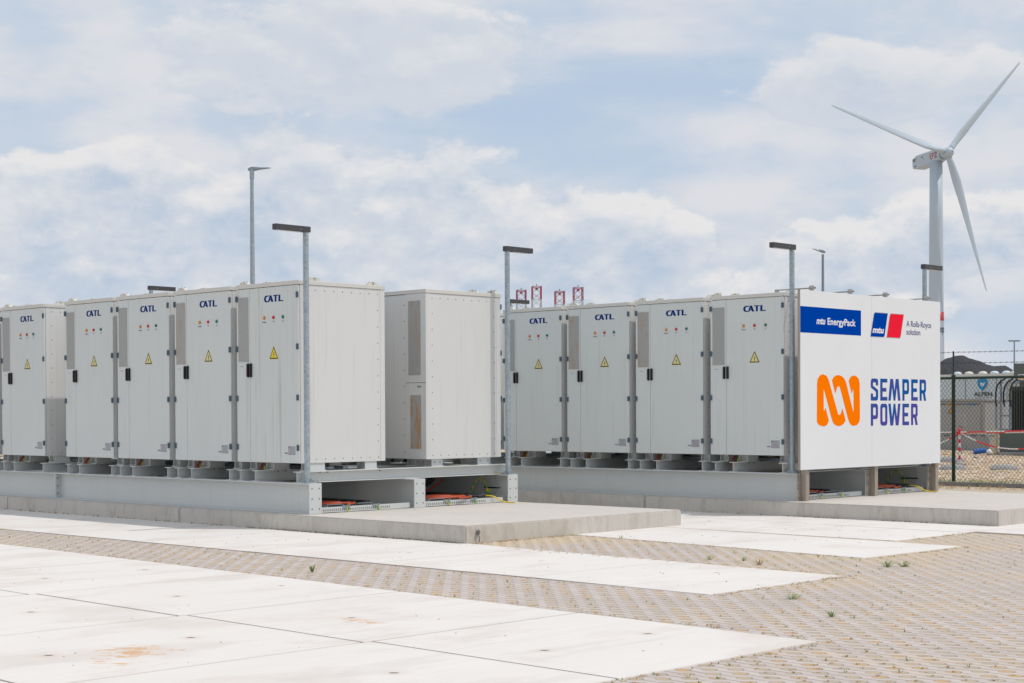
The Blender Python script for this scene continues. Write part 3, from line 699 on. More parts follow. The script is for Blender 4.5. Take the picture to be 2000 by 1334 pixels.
# ---------------------------------------------------------------- lamp posts bolted to the frames
def lamp_post(x, y, direction, label, zt=2.86):
    root = empty('lamp_post', (x, y, RT), label=label, cat='lamp post', group='galvanised posts with dark box lamps')
    p = MB(); p.tube([(0, 0, .012), (0, 0, zt-RT-.0)], .036, 'galv', 20); po = p.build('post', root)
    b = MB(); b.box(-.09, .09, -.065, .065, .003, .014, 'galv', .002)
    for a in range(4):
        an = math.pi/4+a*math.pi/2
        b.add([(math.cos(an)*.035, math.sin(an)*.035, .014), (math.cos(an)*.078, math.sin(an)*.078, .014), (math.cos(an)*.07, math.sin(an)*.07, .04), (math.cos(an)*.035, math.sin(an)*.035, .062)]+
              [(math.cos(an)*.035-math.sin(an)*.005, math.sin(an)*.035+math.cos(an)*.005, .014), (math.cos(an)*.078-math.sin(an)*.005, math.sin(an)*.078+math.cos(an)*.005, .014), (math.cos(an)*.07-math.sin(an)*.005, math.sin(an)*.07+math.cos(an)*.005, .04), (math.cos(an)*.035-math.sin(an)*.005, math.sin(an)*.035+math.cos(an)*.005, .062)],
              [(0, 1, 2, 3), (7, 6, 5, 4), (0, 4, 5, 1), (1, 5, 6, 2), (2, 6, 7, 3), (3, 7, 4, 0)], 'galv')
        sx, sy = (1 if a in (0, 3) else -1), (1 if a < 2 else -1)
        b.tube([(sx*.072, sy*.048, .014), (sx*.072, sy*.048, .034)], .010, 'zbolt', 6)
    b.build('base_plate', root)
    s = direction; L = MB(); zt2 = zt-RT
    y0, y1 = (-.05, .49) if s > 0 else (-.49, .05)
    L.box(-.038, .038, y0, y1, zt2, zt2+.072, 'lamp', .004)
    L.box(-.039, .039, s*.065-.001 if s > 0 else -.066, s*.066 if s > 0 else -.065, zt2+.002, zt2+.070, 'seam')
    for k in (.02, -.02):
        L.tube([(.037, s*.11+k*.4, zt2+.03), (.042, s*.11+k*.4, zt2+.03)], .005, 'zbolt', 6)
    lo = L.build('lamp_head', root)
    q = MB(); a, b_ = sorted((s*.09, s*.46)); q.box(-.030, .030, a, b_, zt2-.004, zt2-.0003, 'lens'); q.build('lens', lo)
    return root
lamp_post(.115, .03, -1, 'lamp post at the near corner of the left block, dark lamp box pointing left')
lamp_post(.17, 3.56, 1, 'galvanised lamp post at the right end of the left block, dark lamp box pointing right')
lamp_post(-8.50, 3.54, 1, 'lamp post mostly hidden behind the left row, only its dark box lamp above the cabinets', 2.80)
lamp_post(3.05, 6.265, -1, 'galvanised lamp post in front of the sign board left edge, dark lamp box pointing left')
lamp_post(3.11, 9.77, 1, 'galvanised lamp post behind the sign board, dark lamp box in front of the turbine tower', 2.80)
lamp_post(-5.70, 9.74, 1, 'lamp post behind the right row, dark box lamp beside the red lattice legs', 2.71)

# ---------------------------------------------------------------- cable trays, cables
def wobble(pts, a, seed):
    r = random.Random(seed); return [Vector(p)+Vector((r.uniform(-a, a), r.uniform(-a, a), r.uniform(-a, a)*.4)) for p in pts]
def smooth(pts, n=6):
    pts = [Vector(p) for p in pts]; out = []
    for i in range(len(pts)-1):
        p0 = pts[max(i-1, 0)]; p1 = pts[i]; p2 = pts[i+1]; p3 = pts[min(i+2, len(pts)-1)]
        for k in range(n):
            t = k/n; out.append(.5*((2*p1)+(-p0+p2)*t+(2*p0-5*p1+4*p2-p3)*t*t+(-p0+3*p1-3*p2+p3)*t**3))
    out.append(pts[-1]); return out
def cable(name, pts, r, m, label, cat='cable', group=None):
    mb = MB(); mb.tube(smooth(pts), r, m, 8); return mb.build(name, label=label, cat=cat, group=group)
def coil(cx, cy, cz, rx, ry, turns, r, m, label):
    mb = MB(); pts = []; rr = random.Random(int(cx*100)+int(cy*10))
    for k in range(turns*28):
        a = k/28*2*math.pi; t_ = k/28; s = 1-.11*t_+.05*math.sin(t_*2.6+1); pts.append((cx+rx*s*math.cos(a)+.012*math.sin(t_*5), cy+ry*s*math.sin(a), cz+.004+.010*t_+.004*math.sin(a*2+t_)))
    mb.tube(pts, r, m, 7); return mb.build('cable_coil', label=label, cat='cable coil')
def tray(x, y0, y1, label, n_clip):
    root = empty('cable_tray', (x, (y0+y1)/2, PZ), label=label, cat='cable tray')
    off = Vector((-x, -(y0+y1)/2, -PZ)); s = MB(); z0 = PZ+.012; z1 = z0+.058
    s.box(x-.004, x, y0, y1, z0, z1, 'frame'); s.box(x-.03, x, y0, y1, z1, z1+.003, 'frame'); s.box(x-.035, x, y0, y1, z0-.003, z0, 'frame')
    s.build('side_plate', root, off)
    sl = MB(); yy = y0+.03
    while yy < y1-.35:
        sl.add([(x+.0012, yy, z0+.010), (x+.0012, yy+.012, z0+.010), (x+.0012, yy+.018, z0+.040), (x+.0012, yy+.006, z0+.040)], [(0, 1, 2, 3)], 'seam'); yy += .034
    sl.build('slots', root, off)
    ymid = (y0+y1)/2
    for k, yc in enumerate([y0+.28, y0+.78, y0+1.12][:n_clip]):
        t = MB()
        for e in (-.13, .13): t.box(-3.2+x, x-.02-.05*k, yc+e-.003, yc+e+.003, z1-.02, z1+.028, 'galv_tray')
        t.box(-3.2+x, x-.02-.05*k, yc-.13, yc+.13, z1-.022, z1-.019, 'galv_tray')
        for i in range(9): t.box(x-.3*i-.06, x-.3*i-.03, yc-.13, yc+.13, z1+.0285, z1+.033, 'galv_tray')
        t.build('tray_channel', root, off)
        c = MB(); c.box(x-.06, x+.012, yc+.10, yc+.20, z1-.018, z1+.012, 'galv_tray', .003); c.box(x-.01, x+.018, yc+.18, yc+.21, z1-.022, z1+.02, 'galv_tray', .002); c.build('clamp', root, off)
        w = MB(); w.tube(smooth([(x+.02, yc+.15, z1), (x+.035, yc+.155, z1-.045), (x+.03, yc+.175, z0-.003), (x+.03, yc+.19, z1-.04), (x+.01, yc+.195, z1)]), .0045, 'cable_yg', 6); w.build('earth_loop', root, off)
    return root
def bays(x, y0, who, k):
    tray(x, y0+.13, y0+1.66, 'slotted cable tray with earth loops in the first opening of the %s frame' % who, 2)
    tray(x, y0+1.885, y0+3.40, 'slotted cable tray with earth loops in the far opening of the %s frame' % who, 2)
    z = PZ+.078
    coil(x-.30, y0+.62, z+.012, .24, .26, 2, .0125, 'cable_o', 'orange cable coil on the tray in the first opening of the %s frame' % who)
    coil(x-.26, y0+2.52, z+.012, .28, .42, 3, .0125, 'cable_o', 'orange cable coil on the tray in the far opening of the %s frame' % who)
    b = MB()
    for j in range(5): b.tube(smooth([(x-2.4, y0+2.9+.03*j, z+.02), (x-.5-.05*j, y0+2.85+.02*j, z+.03), (x-.16-.03*j, y0+2.95+.03*j, z+.025+.004*j), (x-.3, y0+3.20+.02*j, z+.02), (x-2.4, y0+3.25, z+.02)]), .011, 'cable_k', 7)
    b.build('cable_bundle', label='black cable bundle looped on the tray in the far opening of the %s frame' % who, cat='cables')
    b = MB()
    for j in range(4): b.tube(smooth([(x-2.4, y0+.95+.04*j, z+.02), (x-.6, y0+1.0+.03*j, z+.03), (x-.20-.05*j, y0+1.08+.03*j, z+.026), (x-.5, y0+1.2+.02*j, z+.02), (x-2.4, y0+1.3, z+.02)]), .011, 'cable_k', 7)
    b.build('cable_bundle', label='black cable bundle looped on the tray in the first opening of the %s frame' % who, cat='cables')
    cable('red_cable', [(x-.75, y0+2.95, -.26), (x-.78, y0+2.93, -.36), (x-.9, y0+2.75, -.47), (x-1.0, y0+2.3, -.50), (x-.9, y0+2.0, -.49), (x-.7, y0+2.1, z+.03)], .013, 'cable_r', 'red cable hanging from the cross beam in the far opening of the %s frame' % who)
    for j in range(3): pass
    mb = MB()
    for j in range(3): mb.tube(smooth([(x-.95-.05*j, y0+3.0, -.27), (x-1.0-.04*j, y0+2.95, -.38), (x-1.2, y0+2.7, -.48), (x-1.5, y0+2.3, -.53)]), .012, 'cable_k', 6)
    mb.build('cable_bundle', label='black cables dropping from the cross beam in the dark far opening of the %s frame' % who, cat='cables')
    ra = y0+3.47
    cable('earth_cable', [(x-.62, ra-.10, z+.04), (x-.60, ra-.07, -.44), (x-.55, ra-.05, -.345), (x-.46, ra-.05, -.31), (x-.38, ra-.05, -.345), (x-.34, ra-.04, -.42), (x-.34, ra-.04, z)], .008, 'cable_yg', 'arched yellow green earth cable against the far beam of the %s frame' % who)
    eb = MB()
    for j in range(9): eb.box(x-.40+.032*j, x-.378+.032*j, ra-.035, ra-.005, -.435, -.415, 'black', .002)
    eb.box(x-.42, x-.10, ra-.012, ra-.002, -.43, -.42, 'bolt')
    for j in range(3): eb.tube([(x-.36+.035*j, ra-.03, -.435), (x-.365+.04*j, ra-.03, z+.01)], .006, 'cable_yg', 6)
    eb.build('earth_bar', label='black studded earth bar with short cables on the far beam web of the %s frame' % who, cat='earth bar')
    cable('grey_wire', [(x-.16, y0+3.44, RT+.01), (x-.15, y0+3.42, -.30), (x-.12, y0+3.42, -.40), (x-.14, y0+3.40, -.50), (x-.2, y0+3.36, z)], .004, 'bolt', 'thin grey wire looping down the far beam of the %s frame' % who)
    cable('yellow_cable', [(x-.3, y0+3.10, z+.02), (x-.08, y0+3.16, z+.022), (x+.02, y0+3.20, z+.012), (x+.07, y0+3.26, PZ+.045), (x+.13, y0+3.33, PZ+.012), (x+.26, y0+3.37, PZ+.009)], .009, 'cable_y', 'loose yellow cable end running from the tray onto the plinth of the %s frame' % who)
    w = MB(); w.tube(smooth([(x-.1, y0+3.48, RT+.006), (x-.22, y0+3.44, RT+.035), (x-.32, y0+3.40, RT+.02), (x-.36, y0+3.34, RT-.04), (x-.40, y0+3.36, RT-.11)]), .0035, 'cable_y', 5)
    w.build('thin_yellow_wire', label='thin pale yellow wire trailing from the lamp post foot of the %s frame' % who, cat='wire')
    w = MB(); w.tube(smooth([(x-.12, y0+.10, RT+.006), (x-.08, y0+.14, RT+.02), (x-.03, y0+.15, RT+.012), (x+.02, y0+.12, RT+.006)]), .004, 'post', 5)
    w.build('wire_stub', label='short stub of wire beside the near lamp post foot of the %s frame' % who, cat='wire')
bays(.22, 0, 'left', 0); bays(3.15, BY, 'right', 1)
# cables dropping under each cabinet
names = [('left', LA, PA[:6], 0), ('right', LB, PB[:4], BY)]
order = ['first', 'second', 'third', 'fourth', 'fifth', 'sixth']
for who, LL, PP, y0 in names:
    for i, x in enumerate(PP):
        xr = x+.30
        cable('red_cable', [(xr-.02, y0+.2, -.01), (xr, y0+.12, -.12), (xr+.03, y0+.10, -.24), (xr+.05, y0+.14, -.32)], .011, 'cable_r', 'red cable dropping under the %s cabinet from the near end, %s front row' % (order[i], who), group='red cables under the cabinets')
        cable('earth_cable', [(xr+.05, y0+.22, -.01), (xr+.07, y0+.15, -.09), (xr+.10, y0+.2, -.2)], .009, 'cable_yg' if i % 2 == 0 else 'cable_y', 'yellow green cable dropping under the %s cabinet from the near end, %s front row' % (order[i], who), group='earth cables under the cabinets')
# flat ducts lying on the beams below the cabinets
for x, y0, who in ((-1.0, 0, 'left'), (1.9, BY, 'right')):
    for j, (yy, dx) in enumerate(((.62, 0), (.86, .1))):
        mb = MB(); mb.box(x-5.5, x+.82, y0+yy, y0+yy+.09, -.098, -.058, 'galv_tray', .004)
        mb.build('cable_duct', label='%s flat grey metal duct running below the cabinets of the %s row' % (('nearer', 'farther')[j], who), cat='duct')

# ---------------------------------------------------------------- the sign board
XS, SY0, SY1, SZ0, SZ1 = 3.33, 6.05, 9.85, -.185, 2.285
sg = empty('sign_board', (XS, (SY0+SY1)/2, PZ), label='large white company sign board with orange and blue lettering, bolted to the right frame end', cat='sign board')
so_ = Vector((-XS, -(SY0+SY1)/2, -PZ))
def sp(u, v, w=0.0): return (XS+.0006+w, u, v)
for a, b in ((SY0, 7.878), (7.882, SY1)):
    p = MB(); p.box(XS-.03, XS, a, b, SZ0, SZ1, 'panel', .0015); p.build('panel', sg, so_)
for y in (6.255, 8.04, 9.84-.05):
    p = MB(); p.box(3.207, 3.215, y-.115, y+.0, PZ+.001, RT, 'post')
    p.box(3.216, 3.298, y-.028, y-.020, PZ+.001, SZ1-.02, 'post'); p.box(3.216, 3.298, y+.048, y+.056, PZ+.001, SZ1-.02, 'post'); p.box(3.2905, 3.2985, y-.0195, y+.0475, PZ+.001, SZ1-.02, 'post'); p.box(3.2155, 3.2235, y-.0195, y+.0475, PZ+.001, SZ1-.02, 'post')
    for z in (-.31, -.43, -.55):
        p.lathe([(.02, 0), (.02, .016)], 'zbolt', 6, smooth=False); k = len(p.v)-12; p.xf(Matrix.Translation((3.216, y-.075, z)) @ Matrix.Rotation(math.pi/2, 4, 'Y'), k)
    p.build('sign_post', sg, so_)
ed = MB(); ed.box(XS-.034, XS-.001, SY0-.014, SY0-.001, SZ0, SZ1, 'post'); ed.build('edge_strip', sg, so_)
def sflat(cons, m, w0, w1, name, lab=None):
    vs, fs = contours_mesh(cons, 1.0); mb = MB(); mb.add([sp(v.x, v.y, w0+(v.z+.5)*(w1-w0)) for v in vs], fs, m); return mb.build(name, sg, so_, label=lab)
bn = sflat([[(6.05, 2.06), (7.59, 2.06), (7.59, 1.70), (6.05, 1.70)]], 'blue', 0, .001, 'banner', 'blue banner')
t = MB(); fit_text(t, 'mtu', 'white', 6.44, 6.665, 1.83, .092, lambda a, b, c: sp(a, b, .0022+c*.6), bold=.028, shear=.25, depth=.002); t.build('lettering', bn)
t = MB(); fit_text(t, 'EnergyPack', 'white', 6.72, 7.445, 1.83, .092, lambda a, b, c: sp(a, b, .0022+c*.6), bold=.022, depth=.002); t.build('lettering', bn)
def para(c, s_): 
    mx = sum(p[0] for p in c)/4; my = sum(p[1] for p in c)/4
    return [(mx+(x-mx)*s_, my+(y-my)*(1+(s_-1)*.9)) for x, y in c]
q1 = [(7.95, 2.045), (8.315, 2.045), (8.22, 1.70), (7.85, 1.70)]; q2 = [(8.39, 2.045), (8.765, 2.045), (8.67, 1.70), (8.295, 1.70)]
for c, m, nm in ((q1, 'blue', 'blue'), (q2, 'red', 'red')):
    r_ = [.05, .0, .05, .0]; r2 = [.05, .003, .05, .003]
    sflat([arc_round(para(c, 1.055), r2, 6)], 'silver', 0, .0012, 'logo_border'); lo = sflat([arc_round(c, r2, 6)], m, .0012, .0024, 'logo_field', nm+' slanted logo field')
    if m == 'blue':
        t = MB(); fit_text(t, 'mtu', 'white', 7.895, 8.21, 1.755, .085, lambda a, b, c: sp(a, b, .0034+c*.6), bold=.04, shear=.2, depth=.002); t.build('lettering', lo)
t = MB(); fit_text(t, 'A Rolls-Royce', 'indigo', 8.85, 9.575, 1.875, .088, lambda a, b, c: sp(a, b, .001+c*.6), bold=.003); t.build('lettering', sg, so_); t = MB(); fit_text(t, 'solution', 'indigo', 8.85, 9.25, 1.755, .088, lambda a, b, c: sp(a, b, .001+c*.6), bold=.003); t.build('lettering', sg, so_)
LA1 = [(6.456, 1.0), (6.45, .52), (6.455, .465), (6.50, .43), (6.61, .408), (6.66, .413), (6.71, .432), (6.75, .487), (6.668, .672), (6.622, .60), (6.618, .95), (6.815, .53), (6.86, .455), (6.93, .418), (7.01, .408), (7.07, .418), (7.13, .442), (7.18, .487), (7.10, .663), (7.055, .585), (7.04, .57), (7.02, .565), (6.99, .57), (6.975, .60), (6.77, 1.01), (6.745, 1.06), (6.69, 1.115), (6.61, 1.133), (6.53, 1.12), (6.47, 1.065)]
LB1 = [(6.832, 1.05), (6.87, 1.095), (6.93, 1.12), (7.0, 1.128), (7.08, 1.115), (7.14, 1.085), (7.19, 1.03), (7.392, .58), (7.39, .955), (7.343, .86), (7.262, 1.05), (7.30, 1.095), (7.35, 1.12), (7.41, 1.127), (7.48, 1.11), (7.53, 1.075), (7.552, 1.01), (7.557, .52), (7.54, .465), (7.48, .42), (7.40, .408), (7.33, .42), (7.28, .455), (7.24, .52), (7.045, .935), (7.025, .965), (7.0, .972), (6.97, .965), (6.95, .93), (6.918, .862)]
lg = MB()
for c in (LA1, LB1):
    vs, fs = contours_mesh([arc_round(c, .012, 3)], 1.0); lg.add([sp(v.x, v.y, (v.z+.5)*.0014) for v in vs], fs, 'orange')
lg.build('orange_logo', sg, so_)
# heavy condensed capitals, each cut as outlines in a 60 x 100 cell
def ring(x0, y0, x1, y1, r): return arc_round([(x0, y0), (x1, y0), (x1, y1), (x0, y1)], r, 6)
s = 17
GL = {
 'S': [arc_round([(0, 14), (0, 32), (18, 32), (18, 17), (42, 17), (42, 40), (0, 60), (0, 100), (60, 100), (60, 69), (42, 69), (42, 83), (18, 83), (18, 68), (60, 48), (60, 0), (0, 0)], [0, 0, 0, 7, 7, 2, 4, 17, 17, 0, 0, 7, 7, 2, 4, 17, 17], 5)],
 'E': [[(0, 0), (60, 0), (60, 17), (19, 17), (19, 41), (52, 41), (52, 58), (19, 58), (19, 83), (60, 83), (60, 100), (0, 100)]],
 'P': [arc_round([(0, 0), (19, 0), (19, 30), (60, 30), (60, 100), (0, 100)], [0, 0, 0, 17, 17, 0], 5), ring(19, 47, 42, 83, 6)],
 'R': [arc_round([(0, 0), (19, 0), (19, 34), (30, 34), (41, 0), (61, 0), (50, 37), (60, 46), (60, 100), (0, 100)], [0, 0, 0, 0, 0, 0, 0, 8, 17, 0], 5), ring(19, 50, 42, 83, 6)],
 'O': [arc_round([(0, 0), (60, 0), (60, 100), (0, 100)], 19, 6), ring(18, 17, 42, 83, 9)],
 'M': [[(0, 0), (19, 0), (31, 64), (44, 0), (58, 0), (71, 64), (82, 0), (102, 0), (86, 100), (62, 100), (51, 42), (40, 100), (16, 100)]],
 'W': [[(0, 100), (19, 100), (31, 36), (44, 100), (58, 100), (71, 36), (82, 100), (102, 100), (86, 0), (62, 0), (51, 58), (40, 0), (16, 0)]]}
lt = MB()
for ch, u0, u1, v0, v1 in (('S', 7.85, 8.05, .77, 1.09), ('E', 8.11, 8.305, .77, 1.09), ('M', 8.335, 8.675, .77, 1.09), ('P', 8.73, 8.92, .77, 1.09), ('E', 8.985, 9.175, .77, 1.09), ('R', 9.23, 9.42, .77, 1.09),
                           ('P', 7.85, 8.045, .405, .725), ('O', 8.11, 8.305, .405, .725), ('W', 8.335, 8.675, .405, .725), ('E', 8.73, 8.92, .405, .725), ('R', 8.98, 9.17, .405, .725)):
    vs, fs = contours_mesh(GL[ch], 1.0); wd = 102 if ch in 'MW' else 60
    lt.add([sp(u0+v.x/wd*(u1-u0), v0+v.y/100*(v1-v0), (v.z+.5)*.0014) for v in vs], fs, 'semper')
lt.build('blue_lettering', sg, so_)
for i, y in enumerate((6.40, 7.38, 8.33, 9.52)):
    r = MB(); r.tube([(2.70, y+.0, 2.325), (3.345, y+.0, 2.325)], .009, 'post', 8); r.tube([(3.325, y, 2.325), (3.345, y, 2.325)], .013, 'post', 8); r.build('stay_rod', sg, so_)
    k = MB(); k.box(3.27, 3.298, y-.035, y+.035, 2.265, 2.345, 'silver', .004); k.tube([(3.26, y, 2.325), (3.306, y, 2.325)], .038, 'silver', 12); k.build('rod_bracket', sg, so_)
    k2 = MB(); k2.box(2.68, 2.73, y-.02, y+.02, 2.281, 2.335, 'silver', .003); k2.build('rod_bracket', sg, so_)

# ---------------------------------------------------------------- street lamps, floodlight mast, lattice legs, turbine
sl = empty('street_lamp', (-19.6, 14.18, GZ), label='tall tapered street lamp behind the left cabinets with a flat head pointing right', cat='street lamp')
p = MB(); p.tube([(0, 0, 0), (0, 0, 7.85)], .10, 'galv', 16, r2=.048); p.build('pole', sl)
hd = MB(); ax = Vector((.72, .69, 0)); H0 = 7.95
def head(mb, H, ax, pitch, m, L=.62, wd=.16):
    side = Vector((-ax.y, ax.x, 0)); prof = [(-.11, .03, .03), (-.08, .05, .07), (-.02, .08, .11), (.10, .11, .09), (.24, .13, .05), (L-.05, .10, .025), (L, .04, .012)]
    vs = []
    for d_, w_, h_ in prof:
        c = ax*d_+Vector((0, 0, H+math.tan(pitch)*d_)); w_ *= wd/.15
        vs += [c+side*w_, c+side*w_*.7+Vector((0, 0, h_*.6)), c-side*w_*.7+Vector((0, 0, h_*.6)), c-side*w_, c-side*w_*.5-Vector((0, 0, h_*.5)), c+side*w_*.5-Vector((0, 0, h_*.5))]
    n = len(prof); fs = [(6*i+k, 6*i+(k+1) % 6, 6*i+6+(k+1) % 6, 6*i+6+k) for i in range(n-1) for k in range(6)]+[(0, 1, 2, 3, 4, 5), tuple(range(6*n-1, 6*n-7, -1))]
    mb.add(vs, fs, m, False)
head(hd, H0+.06, ax, R(4), 'steelblue', .52, .07); hd.tube([(0, 0, 7.75), (0, 0, 8.0)], .06, 'galv', 12); hd.build('lamp_head', sl)
sl2 = empty('street_lamp', (-20.71, 43.6, GZ), label='distant slim street lamp above the sign board with a small tilted tan head', cat='street lamp')
p = MB(); p.tube([(0, 0, 0), (0, 0, 7.75)], .085, 'steelblue', 12, r2=.05); p.build('pole', sl2)
hd = MB(); head(hd, 7.86, Vector((-.80, -.60, 0)), R(16), 'steelblue', .42, .10); hd.build('lamp_head', sl2)
fm = empty('floodlight_mast', (-172.27, 361.26, GZ), label='far floodlight mast with a crown of lamps at the right picture edge', cat='mast')
p = MB(); p.tube([(0, 0, 0), (0, 0, 18.2)], .30, 'steelblue', 10, r2=.16); p.build('pole', fm)
for i in range(5):
    k = MB(); o_ = (i-2)*.62; q = Vector((.722*o_, .692*o_, 18.25+.06*(i % 2))); k.box(q.x-.24, q.x+.24, q.y-.24, q.y+.24, q.z-.1, q.z+.12, 'steelblue', .02); k.build('floodlight', fm)
k = MB(); k.tube([(-.722*1.3, -.692*1.3, 18.1), (.722*1.3, .692*1.3, 18.1)], .06, 'steelblue', 6); k.build('cross_arm', fm)

def lattice(x, y, top, label, hs=2.15, rot=0.0):
    root = empty('lattice_leg', (x, y, GZ), rz=rot, label=label, cat='lattice tower', group='red and white lattice legs on the horizon')
    H = top-GZ; mb = MB(); seg = 6.4; n = int(H/seg)+1
    cs = [(-hs, -hs), (hs, -hs), (hs, hs), (-hs, hs)]
    for i in range(n):
        zt = H-i*seg; zb = max(0, zt-seg); band = (i % 2)
        m = 'lred' if i % 2 == 0 else 'lwhite'
        if i == 3: m = 'ldark'
        for a in range(4):
            c0, c1 = cs[a], cs[(a+1) % 4]
            mb.box(c0[0]-.22, c0[0]+.22, c0[1]-.22, c0[1]+.22, zb, zt-.01, m)
            for z0, z1 in ((zb, (zb+zt)/2), ((zb+zt)/2, zt)):
                mb.tube([(c0[0], c0[1], z0), (c1[0], c1[1], z1)], .10, m, 4); mb.tube([(c1[0], c1[1], z0), (c0[0], c0[1], z1)], .10, m, 4)
            mb.tube([(c0[0], c0[1], zt-.1), (c1[0], c1[1], zt-.1)], .13, m, 4)
    mb.build('lattice', root)
    t_ = MB(); t_.box(-.55, .55, -.55, .55, H-1.8, H-.6, 'lred'); t_.tube([(-.2, 0, H), (0, 0, H+1.0), (.35, 0, H+.9)], .16, 'ldark', 5); t_.box(-2.1, 2.1, -.15, .15, H-.9, H-.6, 'lred'); t_.build('leg_head', root)
lr = R(43.8+6)
for (x, y, z), l in zip(((-534.91, 568.57, 60.2), (-529.49, 573.79, 62.0), (-521.33, 581.56, 59.6), (-514.83, 587.84, 61.4)),
    ('leftmost red and white lattice leg, behind the dark box lamp', 'second red and white lattice leg from the left, beside the box lamp', 'third red and white lattice leg from the left, the shorter of the right pair', 'rightmost red and white lattice leg, the taller of the right pair')):
    lattice(x, y, z, l, rot=lr)

wt = empty('wind_turbine', (-239.0, 442.6, GZ), label='tall white three-bladed wind turbine rising behind the sign board', cat='wind turbine')
t = MB(); prof = [(2.55, 0), (2.45, 15), (2.33, 29.0), (2.30, 31.6), (2.05, 60), (1.92, 77.9)]
t.lathe(prof, 'turb', 40); t.build('tower', wt)
t = MB(); t.lathe([(2.36, 28.9), (2.345, 31.6)], 'turb_red', 40); t.build('red_band', wt)
t = MB()
vs, fs, w_ = text_data('epz', 1.0, .01)
va = math.atan2(-12.8-442.6, 15.95+239.0)                                    # bearing from tower to the camera
for v in vs:
    a = va+.50+(v.x/w_)*1.0; r_ = 2.40; t.v.append((r_*math.cos(a), r_*math.sin(a), 25.3+v.y*3.2))
t.f = fs; t.mi = [0]*len(fs); t.ms = [M['navy_pale']]; t.sm = [False]*len(fs); t.build('tower_lettering', wt)
# rotor axis: 34.5 degrees off the sight line, to the camera's right
hub = Vector((-234.38, 441.43, 79.32))
tocam = Vector((15.95-hub.x, -12.81-hub.y, 0)).normalized(); rgt = Vector((rt.x, rt.y, 0)).normalized()
axd = Vector((.92793, -.36096, .09300)).normalized(); axs = Vector((.36253, .93197, 0)).normalized(); axu = Vector((-.08667, .03372, .99567)).normalized()
wo_ = -Vector((-239.0, 442.6, GZ))
n_ = MB(); c = hub-axd*2.2
Mx = Matrix((( -axd.x, axs.x, axu.x, 0), (-axd.y, axs.y, axu.y, 0), (-axd.z, axs.z, axu.z, 0), (0, 0, 0, 1)))
secs = [(0, 1.55, -1.6, 1.75), (2.2, 1.8, -2.1, 2.0), (10.6, 1.8, -2.3, 2.1), (12.6, 1.65, -1.8, 1.5)]
vs = []
for d_, w_, z0, z1 in secs: vs += [(d_, -w_, z0+.35), (d_, -w_+.35, z0), (d_, w_-.35, z0), (d_, w_, z0+.35), (d_, w_, z1-.35), (d_, w_-.35, z1), (d_, -w_+.35, z1), (d_, -w_, z1-.35)]
fs = [(8*i+k, 8*i+(k+1) % 8, 8*i+8+(k+1) % 8, 8*i+8+k) for i in range(3) for k in range(8)]+[tuple(range(7, -1, -1)), tuple(range(24, 32))]
n_.add([Mx @ Vector(v)+c for v in vs], fs, 'turb')
no = n_.build('nacelle', wt, wo_)
nside = -1 if (Mx.to_3x3() @ Vector((0, -1, 0))).dot(tocam) > 0 else 1
nx_ = MB()
def ns(a, b, dd): return Mx @ Vector((a, nside*(1.82+dd), b)) + c
vs2, fs2, w2 = text_data('EPZ', 1.0, 0.0)
flipx = (Mx.to_3x3() @ Vector((1, 0, 0))).dot(rgt) > 0
nx_.add([ns(((0.4+v.x/w2*3.3) if flipx else (4.0-v.x/w2*3.3)), -.75+v.y/.69*1.75, .02+v.z*.01) for v in vs2], fs2, 'epz'); nx_.build('lettering', no)
vt = MB()
for (a, b, e_, f_) in ((11.0, 12.0, .2, 1.1), (10.3, 10.6, .5, .9), (7.4, 7.9, .5, 1.1), (6.7, 6.9, .0, .3), (10.6, 11.6, -1.5, -1.1)):
    vt.add([ns(a, e_, .02), ns(b, e_, .02), ns(b, f_, .02), ns(a, f_, .02)], [(0, 1, 2, 3)], 'bolt')
vt.build('vents', no)
hb = MB(); prof = [(.4, 2.05), (1.1, 1.7), (1.5, 1.0), (1.65, .1), (1.6, -1.0), (1.35, -2.2)][::-1]
hb.lathe(prof, 'turb', 24); hb.lathe([(.25, 2.06), (.22, 2.12)], 'bolt', 10)
Mh = Matrix(((axs.x, axu.x, axd.x, hub.x), (axs.y, axu.y, axd.y, hub.y), (axs.z, axu.z, axd.z, hub.z), (0, 0, 0, 1))); hb.xf(Mh)
ho = hb.build('hub', wt, wo_)
for th in (165.0, 45.0, -75.0):
    rad = axs*math.cos(R(th))+axu*math.sin(R(th)); tan = axd.cross(rad).normalized()
    stn = [(1.2, .95, .95, 0), (2.6, .95, .9, 0), (5, 1.2, .7, .15), (9, 1.45, .42, .25), (14, 1.25, .32, .3), (22, .95, .2, .25), (32, .62, .13, .15), (40, .38, .08, .05), (43, .28, .05, 0), (44.2, .06, .02, 0)]
    bl = MB(); vs = []; n = 12
    for r_, hc, ht, of in stn:
        pre = axd*(r_/44)**2*.3; tw = R(22)*(1-min(1, r_/36)); ch = tan*math.cos(tw)+axd*math.sin(tw); th_ = axd*math.cos(tw)-tan*math.sin(tw)
        for k in range(n):
            a = 2*math.pi*k/n; vs.append(hub+rad*r_+pre+ch*(math.cos(a)*hc+of*hc)+th_*math.sin(a)*ht*(1 if r_ < 3 else (.6+.4*math.cos(a))))
    bl.add(vs, [(n*i+k, n*i+(k+1) % n, n*i+n+(k+1) % n, n*i+n+k) for i in range(len(stn)-1) for k in range(n)]+[tuple(range(n))[::-1], tuple(range(len(vs)-n, len(vs)))], 'turb', True)
    bo = bl.build('blade', wt, wo_)

